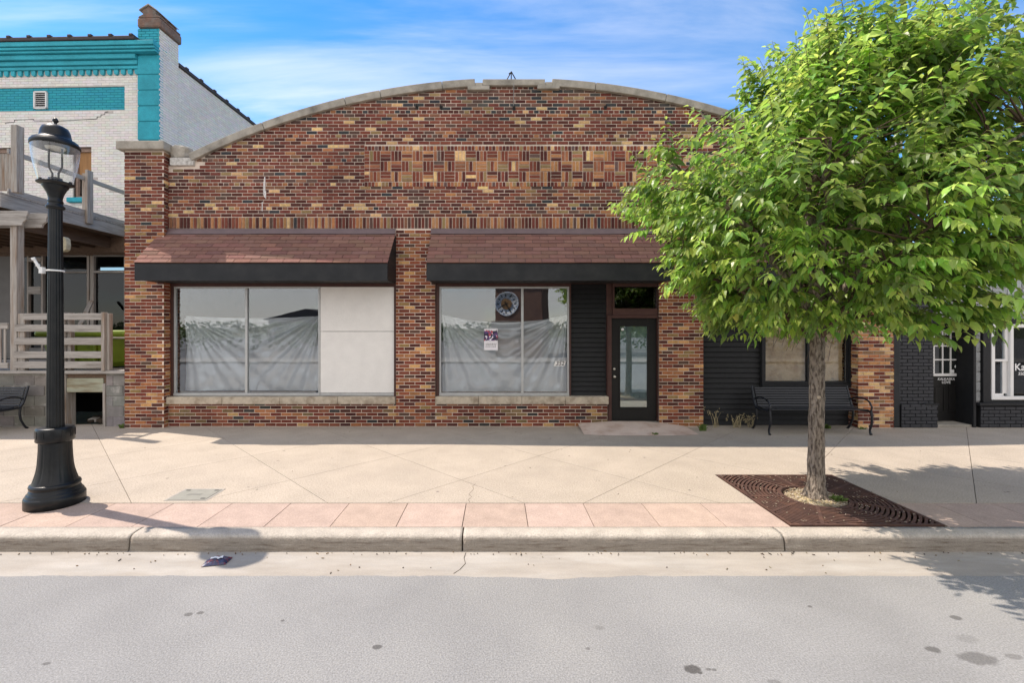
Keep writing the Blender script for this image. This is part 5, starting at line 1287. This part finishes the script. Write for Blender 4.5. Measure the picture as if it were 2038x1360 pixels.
# ---- weeds along the wall
def weed(name, label, x, y, n_, h, spread, m_, broad=False, seed=0):
    rnd = random.Random(seed); o = MB(); h *= .78; spread *= .8
    for i in range(n_):
        a = rnd.uniform(0, 6.28); hh = h * rnd.uniform(.45, 1); s_ = spread * rnd.uniform(.3, 1); bx_, by_ = x + rnd.uniform(-.04,.04) * (1 + spread * 4), y + rnd.uniform(-.03,.03)
        p = [Vector((bx_, by_, 0)), Vector((bx_ + s_*.25*math.cos(a), by_ + s_*.2*math.sin(a), hh*.5)), Vector((bx_ + s_*.6*math.cos(a), by_ + s_*.4*math.sin(a), hh*.85)), Vector((bx_ + s_*math.cos(a), by_ + s_*.6*math.sin(a), hh*(.9 if not broad else .7)))]
        wd = .016 if broad else .004
        vv = []
        for k, q in enumerate(p):
            ww = wd * (1, 1.1, .8, .1)[k]; vv += [q + Vector((-ww*math.sin(a+.8), ww*math.cos(a+.8), 0)), q - Vector((-ww*math.sin(a+.8), ww*math.cos(a+.8), 0))]
        o.add(vv, [(k*2, k*2+1, k*2+3, k*2+2) for k in range(3)])
        if not broad and i % 2 == 0:
            for q_ in range(6):
                c_ = p[3] + Vector((rnd.uniform(-.02,.02), rnd.uniform(-.02,.02), rnd.uniform(-.05,.02))); o.bar(c_, c_ + Vector((rnd.uniform(-.012,.012), 0, .02)), .008, .004)
    return tag(o.build(name, m_), label, 'weed', 'weeds growing along the walls')
weed('weed', 'small green weed at the foot of the brick pier right of the door', 3.93, 8.72, 26, .20, .16, m_grass, True, 1)
weed('weed', 'tiny weed growing at the edge of the entry ramp', 2.90, 8.38, 14, .06, .08, m_grass, True, 2)
weed('weed', 'tall dry grass stalks against the black siding nearest the door pier', 4.32, 8.98, 9, .55, .25, m_straw, False, 3)
weed('weed', 'clump of dry seeding grass against the siding left of the bench', 4.72, 8.98, 22, .40, .30, m_straw, False, 4)
weed('weed', 'dry grass tuft beside the left legs of the bench', 5.02, 9.0, 18, .34, .22, m_straw, False, 5)
weed('weed', 'small broad leaved weed under the bench behind the trunk', 6.45, 8.92, 18, .12, .14, m_grass, True, 6)
weed('weed', 'low weed at the base of the right brick pillar', 7.10, 8.86, 12, .08, .12, m_grass, True, 7)
weed('weed', 'small weed at the foot of the left brick pillar', PLX0 - .06, 8.96, 16, .12, .10, m_grass, True, 8)
weed('weed', 'green grass tuft beside the trunk in the tree grate', 3.92, 5.22, 40, .09, .10, m_grass, True, 9)

# =================================================================== STREET TREE
random.seed(42)
TX, TY = 3.74, 5.34
tree = thing('street_tree', 'leafy green street tree growing through the iron grate', 'tree', (TX, TY, 0))
def T(mb, name, m, kind=None, parent=None):
    mb.v = [(p[0] - TX, p[1] - TY, p[2]) for p in mb.v]; return mb.build(name, m, parent or tree, 0, kind)
# trunk with fissured bark relief
tr = MB(); nr, nn = 200, 72; vv = []
for i in range(nr + 1):
    z = -.06 + 2.15 * i / nr; t_ = i / nr
    rad = .084 - .016 * t_ + .055 * math.exp(-max(0, z + .02) / .10) + .02 * max(0, t_ - .88) / .12
    cx_ = TX - .005 + .02 * math.sin(z * 1.3); cy_ = TY + .015 * math.sin(z * 1.9)
    for k in range(nn):
        a = 2*math.pi*k/nn
        q = 1 + .07 * mnoise.noise((math.cos(a) * 2.5, math.sin(a) * 2.5, z * 3.0)) + .16 * (abs(mnoise.noise((math.cos(a) * 7, math.sin(a) * 7, z * 7))) - .25) + .09 * abs(mnoise.noise((math.cos(a) * 15, math.sin(a) * 15, z * 17)))
        if z < .15: q += .18 * (1 - max(0, z) / .15) * max(0, math.sin(a * 5 + 1)) ** 2
        vv.append((cx_ + rad*q*math.cos(a), cy_ + rad*q*math.sin(a), z))
tr.add(vv, [(i*nn+k, i*nn+(k+1) % nn, (i+1)*nn+(k+1) % nn, (i+1)*nn+k) for i in range(nr) for k in range(nn)], None, True)
trunk = T(tr, 'trunk', m_bark)
for z_, a_, s_ in ((1.18, -1.9, .018), (1.55, -1.7, .022), (1.62, -1.2, .014)):
    kn = lump((.085)*math.cos(a_), (.085)*math.sin(a_), z_, s_, s_*.6, s_, z_, mat('knot_wood', (.45,.36,.27), .9) if z_ == 1.18 else m_bark, 'knot', tree)
# crown outline in the trunk's plane (metres)
out_px = [(1250,345),(1262,285),(1310,250),(1372,285),(1440,262),(1455,195),(1505,160),(1530,90),(1580,48),(1625,60),(1650,18),(1700,10),(1735,75),(1790,70),(1835,-20),(1930,-35),(1955,50),(1965,120),(2010,170),(2050,300),(2045,420),(2030,480),(1985,530),(1940,600),(1890,615),(1830,645),(1760,690),(1690,665),(1620,660),(1545,688),(1495,660),(1470,625),(1400,612),(1360,575),(1310,540),(1275,500),(1290,440),(1258,400)]
S_ = TY / F
out_m = [((px - 990) * S_, 2 + (650 - py) * S_) for px, py in out_px]
def inside(x, z):
    c = False; n_ = len(out_m)
    for i in range(n_):
        x0, z0 = out_m[i]; x1, z1 = out_m[(i+1) % n_]
        if (z0 > z) != (z1 > z) and x < (x1-x0)*(z-z0)/(z1-z0) + x0: c = not c
    return c
def edge_d(x, z):
    best = 9
    for i in range(len(out_m)):
        a = Vector(out_m[i]); b = Vector(out_m[(i+1) % len(out_m)]); p = Vector((x, z)); ab = b - a
        t_ = max(0, min(1, (p-a).dot(ab) / ab.length_squared)); best = min(best, (p - a - ab*t_).length)
    return best
def half_depth(x, z):
    d_ = edge_d(x, z); q = min(1, d_ / 1.25); return 1.55 * max(.4, 1 - max(0, z - 3.2) * .24) * math.sqrt(max(0, 1 - (1 - q)**2))
X0, X1 = min(p[0] for p in out_m), max(p[0] for p in out_m); Z0, Z1 = min(p[1] for p in out_m), max(p[1] for p in out_m)
# limbs
limbs = []
def limb(p0, p1, r0, r1, sag=.12, n_=9, jitter=.05):
    pts_ = []
    for i in range(n_ + 1):
        t_ = i / n_; p = p0.lerp(p1, t_); p = p + Vector((random.uniform(-jitter, jitter), random.uniform(-jitter, jitter), 0)) * math.sin(t_*math.pi); p.z += sag * math.sin(t_*math.pi); pts_.append(p)
    rr = [r0 + (r1 - r0) * (i/n_) ** .8 for i in range(n_ + 1)]
    return pts_, rr
fork = Vector((TX, TY, 1.98))
targets = [(1.95,5.2,3.9),(2.7,6.1,4.9),(3.35,5.2,4.95),(4.2,5.8,5.0),(5.0,5.3,5.6),(5.9,5.5,4.6),(5.2,4.2,4.0),(3.0,4.1,3.7),(2.3,5.7,2.75),(5.3,5.3,2.65),(4.4,6.7,3.6),(3.9,4.1,2.9)]
lb_ = MB(); allpts = []
for i, tgt in enumerate(targets):
    st = fork + Vector((random.uniform(-.03,.03), random.uniform(-.03,.03), random.uniform(-.06,.35) if i not in (8, 9, 11) else -.12))
    p_, r_ = limb(st, Vector(tgt), .052 if i < 8 else .032, .012, .22 if i < 8 else .08)
    o = MB(); o.tube(p_, r_, 8); T(o, 'limb', m_twig if i >= 8 else m_bark); allpts += list(zip(p_, r_))
ld = MB(); ld.tube([fork + Vector((0,0,-.05)), Vector((TX+.03, TY, 2.6)), Vector((TX-.05, TY+.06, 3.4)), Vector((TX+.05, TY, 4.3)), Vector((TX, TY, 5.2))], [.075,.062,.048,.03,.012], 10); T(ld, 'limb', m_bark)
allpts += [(Vector((TX, TY, 2.3 + .2*i)), .05) for i in range(14)]
# twig clusters
leafP = [(.066,.162,.028),(.102,.22,.040),(.175,.305,.062),(.29,.41,.105),(.046,.118,.024)]
def leaf(mb, p, d, up, L, wd, c, curl):
    d = d.normalized(); sd = d.cross(up)
    if sd.length < 1e-3: sd = Vector((1,0,0))
    sd.normalize(); nrm = sd.cross(d).normalized()
    f_ = .35 * wd
    b_ = p; m1 = p + d*L*.33 ; m2 = p + d*L*.68 - nrm*curl*L*.10; tp = p + d*L - nrm*curl*L*.28
    vs = [b_, m1 - sd*wd + nrm*f_, m1, m1 + sd*wd + nrm*f_, m2 - sd*wd*.68 + nrm*f_*.7, m2, m2 + sd*wd*.68 + nrm*f_*.7, tp]
    mb.add(vs, [(0,2,1),(0,3,2),(1,2,5,4),(2,3,6,5),(4,5,7),(5,6,7)], c, False)
def zfloor(x, y): return 1.84 + .5 * max(0, min(1, (2.95 - x) / .7)) + .80 * max(0, min(1, (x - 4.4) / 1.0)) + .22 * mnoise.noise((x * 1.6, y * 1.6, 3))
clusters = []
tries = 0
while len(clusters) < 620 and tries < 90000:
    tries += 1
    x = random.uniform(X0, X1); z = random.uniform(Z0, Z1)
    if not inside(x, z): continue
    hd = half_depth(x, z); y = TY + random.uniform(-1, 1) * hd
    # favour the shell
    s_ = min(edge_d(x, z) / .55, (hd - abs(y - TY)) / .45 + .02)
    if s_ > 1 and random.random() < (.5 if x < 4.4 else .25): continue
    if edge_d(x, z) < (.20 if random.random() < .8 else .1) + (.20 if x < 2.6 else 0) + (.16 if z > 4.0 and x < 3.5 else 0) + (.22 if x > 5.0 and z > 4.3 else 0): continue
    p = Vector((x, y, z))
    if z < zfloor(x, y) + .2: continue
    if any((p - q).length < .15 for q in clusters): continue
    if mnoise.noise(p * 1.45 + Vector((3, 1, 7))) > .27 and p.z > 2.4: continue
    clusters.append(p)
leaves = []     # (p,d,up,L,w,c,curl)
tw = MB()
cen = Vector((TX, TY, 2.6))
for cpt in clusters:
    lp_, lr_ = min(allpts, key=lambda q: (q[0] - cpt).length + max(0, q[0].z - cpt.z) * .8)
    mid = lp_.lerp(cpt, .55) + Vector((0, 0, .06)); tw.tube([lp_, mid, cpt], [min(.014, lr_), .008, .004], 5, caps=False)
    zmin = zfloor(cpt.x, cpt.y)
    outw = (cpt - cen); outw.z *= .75; outw.normalize()
    base = random.random(); bright = .7 + .75 * random.random()
    nt_ = random.randint(6, 9)
    for k in range(nt_):
        st = cpt + Vector([random.gauss(0, .10) for _ in range(3)])
        d_ = (outw + Vector((random.gauss(0, .55), random.gauss(0, .55), random.gauss(.05, .40)))).normalized()
        L_ = random.uniform(.22, .48); pts_ = []; nl = int(L_ / .039)
        p = st.copy(); dd = d_.copy()
        pc = leafP[min(3, int(random.triangular(0, 4, 1.2)))] if random.random() < .8 else leafP[4]
        for i in range(nl):
            pts_.append(p.copy())
            if i > 0 and p.z > zmin + random.uniform(-.04, .10):
                sd = dd.cross(Vector((0,0,1)));
                if sd.length < 1e-3: sd = Vector((1,0,0))
                sd.normalize(); sgn = 1 if i % 2 else -1
                age = i / nl
                ld_ = (sd * sgn * random.uniform(.5, 1.0) + dd * random.uniform(.35, .7) + Vector((0, 0, -random.uniform(.25, .95))))
                c = tuple(a*(1-age*.55) + b*age*.55 for a, b in zip(pc, (.35,.45,.11)))
                c = tuple(q * bright * random.uniform(.85, 1.15) for q in c)
                LL = random.triangular(.07, .185, .135) * (1.0 if i < nl - 2 else .75)
                leaves.append((p + Vector((random.gauss(0,.006),)*3), ld_, Vector((random.gauss(0,.35), random.gauss(0,.35), 1)), LL, LL * random.uniform(.19, .25), c, random.uniform(.2, 1.2)))
            p = p + dd * .039; dd = (dd + Vector((0, 0, -.045)) + Vector([random.gauss(0, .035) for _ in range(3)])).normalized()
        ld_ = dd + Vector((0,0,-.3))
        if p.z > zmin + .06: leaves.append((p, ld_, Vector((0,0,1)), .07, .016, tuple(q*bright for q in (.35,.45,.11)), .5))
        if len(pts_) > 2: tw.tube(pts_[::3] + [p], .0022, 3, caps=False)
T(tw, 'twigs', m_twig, 'stuff')
# the 280 leaves nearest the lens inside the frame are parts of their own
def px_of(p): return 990 + p.x*F/p.y, 650 - (p.z - 2)*F/p.y
order = sorted(range(len(leaves)), key=lambda i: leaves[i][0].y)
near = [i for i in order if 1240 < px_of(leaves[i][0])[0] < 2030 and 5 < px_of(leaves[i][0])[1] < 700][:280]; ns = set(near)
cr_ = MB()
for i, lf_ in enumerate(leaves):
    if i in ns:
        o = MB(); leaf(o, Vector((0,0,0)), *lf_[1:]); ob = o.build('leaf', m_leaf, tree); ob.location = lf_[0] - Vector((TX, TY, 0))
    else: leaf(cr_, *lf_)
T(cr_, 'crown', m_leaf, 'stuff')
print('leaves', len(leaves), 'clusters', len(clusters))

# =================================================================== ACROSS THE STREET (seen reflected in the glass)
ct = thing('clock_tower', 'brick clock tower across the street mirrored in the centre window', 'clock tower', (1.9, -15.3, -.2), R(14))
MB().box(-1.7, 1.7, -1.7, 1.7, 0, 7.2).build('shaft', m_fbrick, ct, .05)
MB().box(-2.0, 2.0, -2.0, 2.0, 5.4, 5.8).build('cornice', m_fstone, ct, .05); MB().box(-1.95, 1.95, -1.95, 1.95, 2.0, 2.6).build('string_course', m_fstone, ct, .05)
MB().lathe([(2.3,7.2),(0,9.0)], 4).build('roof', m_tile, ct)
o = MB(); o.lathe([(0,0),(.78,0),(.78,.05),(.84,.06),(.84,.0)], 48); o.v = [(x - .85, z + 1.71, y + 3.8) for x, y, z in o.v]; face = o.build('clock_face', m_wtrim, ct)
o = MB(); o.lathe([(0,.0),(.38,.0)], 32); o.v = [(x - .85, 1.775, y + 3.8) for x, y, z in o.v]; o.build('dial_centre', m_ply, ct)
for k in range(12):
    a = math.pi*k/6; o = MB().bar((-.85 + .52*math.sin(a), 1.78, 3.8 + .52*math.cos(a)), (-.85 + .70*math.sin(a), 1.78, 3.8 + .70*math.cos(a)), .01, .07, up=(math.cos(a), 0, -math.sin(a))); o.build('hour_mark', m_num, ct)
for ang, ln in ((R(-118), .5), (R(150), .66)):
    a = ang; MB().bar((-.85 - .15*math.sin(a), 1.80, 3.8 - .15*math.cos(a)), (-.85 + ln*math.sin(a), 1.80, 3.8 + ln*math.cos(a)), .01, .07, up=(math.cos(a), 0, -math.sin(a))).build('clock_hand', m_num, ct)
hb = thing('low_house', 'low pale building across the street mirrored in the left window', 'building', (-24, -42, -.2))
MB().box(-5, 5, -3, 3, 0, 3.0).build('wall', m_fstone, hb); MB().prism([(-5.4,3.0),(5.4,3.0),(5.4,3.15),(0,4.4),(-5.4,3.15)], 'y', -3.4, 3.4).build('roof', m_tile, hb)
for i in range(4): MB().box(-4.2 + i*2.3, -3.0 + i*2.3, 3.0, 3.03, .9, 2.2).build('window', m_dark, hb)
up_ = thing('utility_pole', 'wooden utility pole with crossarm across the street', 'pole', (-9.2, -12.2, -.2))
MB().tube([(0,0,0),(0,0,9)], [.16,.12], 10).build('pole', m_joist, up_); MB().bar((-1.2,0,8.2),(1.2,0,8.2),.1,.12).build('crossarm', m_joist, up_)
for x_ in (-1.1, 1.1):
    pts_ = [(x_ - 40 + 80*i/40, -.0 + (x_*.2), 8.3 - 1.0 * (1 - ((i % 20)/10 - 1)**2)) for i in range(41)]
    MB().tube(pts_, .012, 4).build('wire', m_num, up_)
MB().tube([(-.1,0,6.9),(-.3,.6,7.4),(-.3,1.6,7.5)], .03, 6).build('street_light_arm', m_alu, up_)
rnd = random.Random(9)
def far_tree(x, y, h, r, seed, label):
    t = thing('far_tree', label, 'tree', (x, y, -.2), 0, 'trees across the street'); MB().tube([(0,0,0),(0,0,h*.5)], [.2,.12], 8).build('trunk', m_bark, t)
    rn = random.Random(seed); o = MB()
    for i in range(1500):
        v = Vector((rn.gauss(0,1), rn.gauss(0,1), rn.gauss(0,1))).normalized() * rn.uniform(.5, 1) ** .5; k = 1 + .35*mnoise.noise(v*2 + Vector((seed,0,0)))
        p = Vector((v.x*r*k, v.y*r*k, h*.62 + v.z*h*.42*k)); s_ = rn.uniform(.12,.26); a = Vector((rn.gauss(0,1), rn.gauss(0,1), rn.gauss(0,1))).normalized(); b = a.orthogonal().normalized()
        c = a.cross(b); o.add([p - b*s_, p + c*s_*.6, p + b*s_, p - c*s_*.6], [(0,1,2,3)], jit((.06,.11,.025), .3))
    o.build('crown', m_leaf, t)
far_tree(7.5, -16, 7.5, 2.4, 1, 'tall green tree across the street right of the clock tower'); far_tree(11.5, -14, 6.0, 2.2, 2, 'smaller green tree far to the right across the street')
hg = MB(); rn = random.Random(77)
for i in range(9000):
    x_ = rn.uniform(-45, 40); hh = 2.55 + .5 * mnoise.noise((x_ * .35, 1, 0)) + .25 * mnoise.noise((x_ * 1.3, 2, 0)); z_ = hh * rn.random() ** .6; s_ = rn.uniform(.10, .22)
    p = Vector((x_, -24 + rn.uniform(-.6, .6), z_ - .2)); a = Vector((rn.gauss(0,1), rn.gauss(0,1), rn.gauss(0,1))).normalized(); b = a.orthogonal().normalized(); c = a.cross(b)
    hg.add([p - b*s_, p + c*s_*.6, p + b*s_, p - c*s_*.6], [(0,1,2,3)], jit((.05,.09,.022), .3))
tag(hg.build('hedge', m_leaf, kind='stuff'), 'dark hedge row across the street mirrored low in the shop windows', 'hedge')
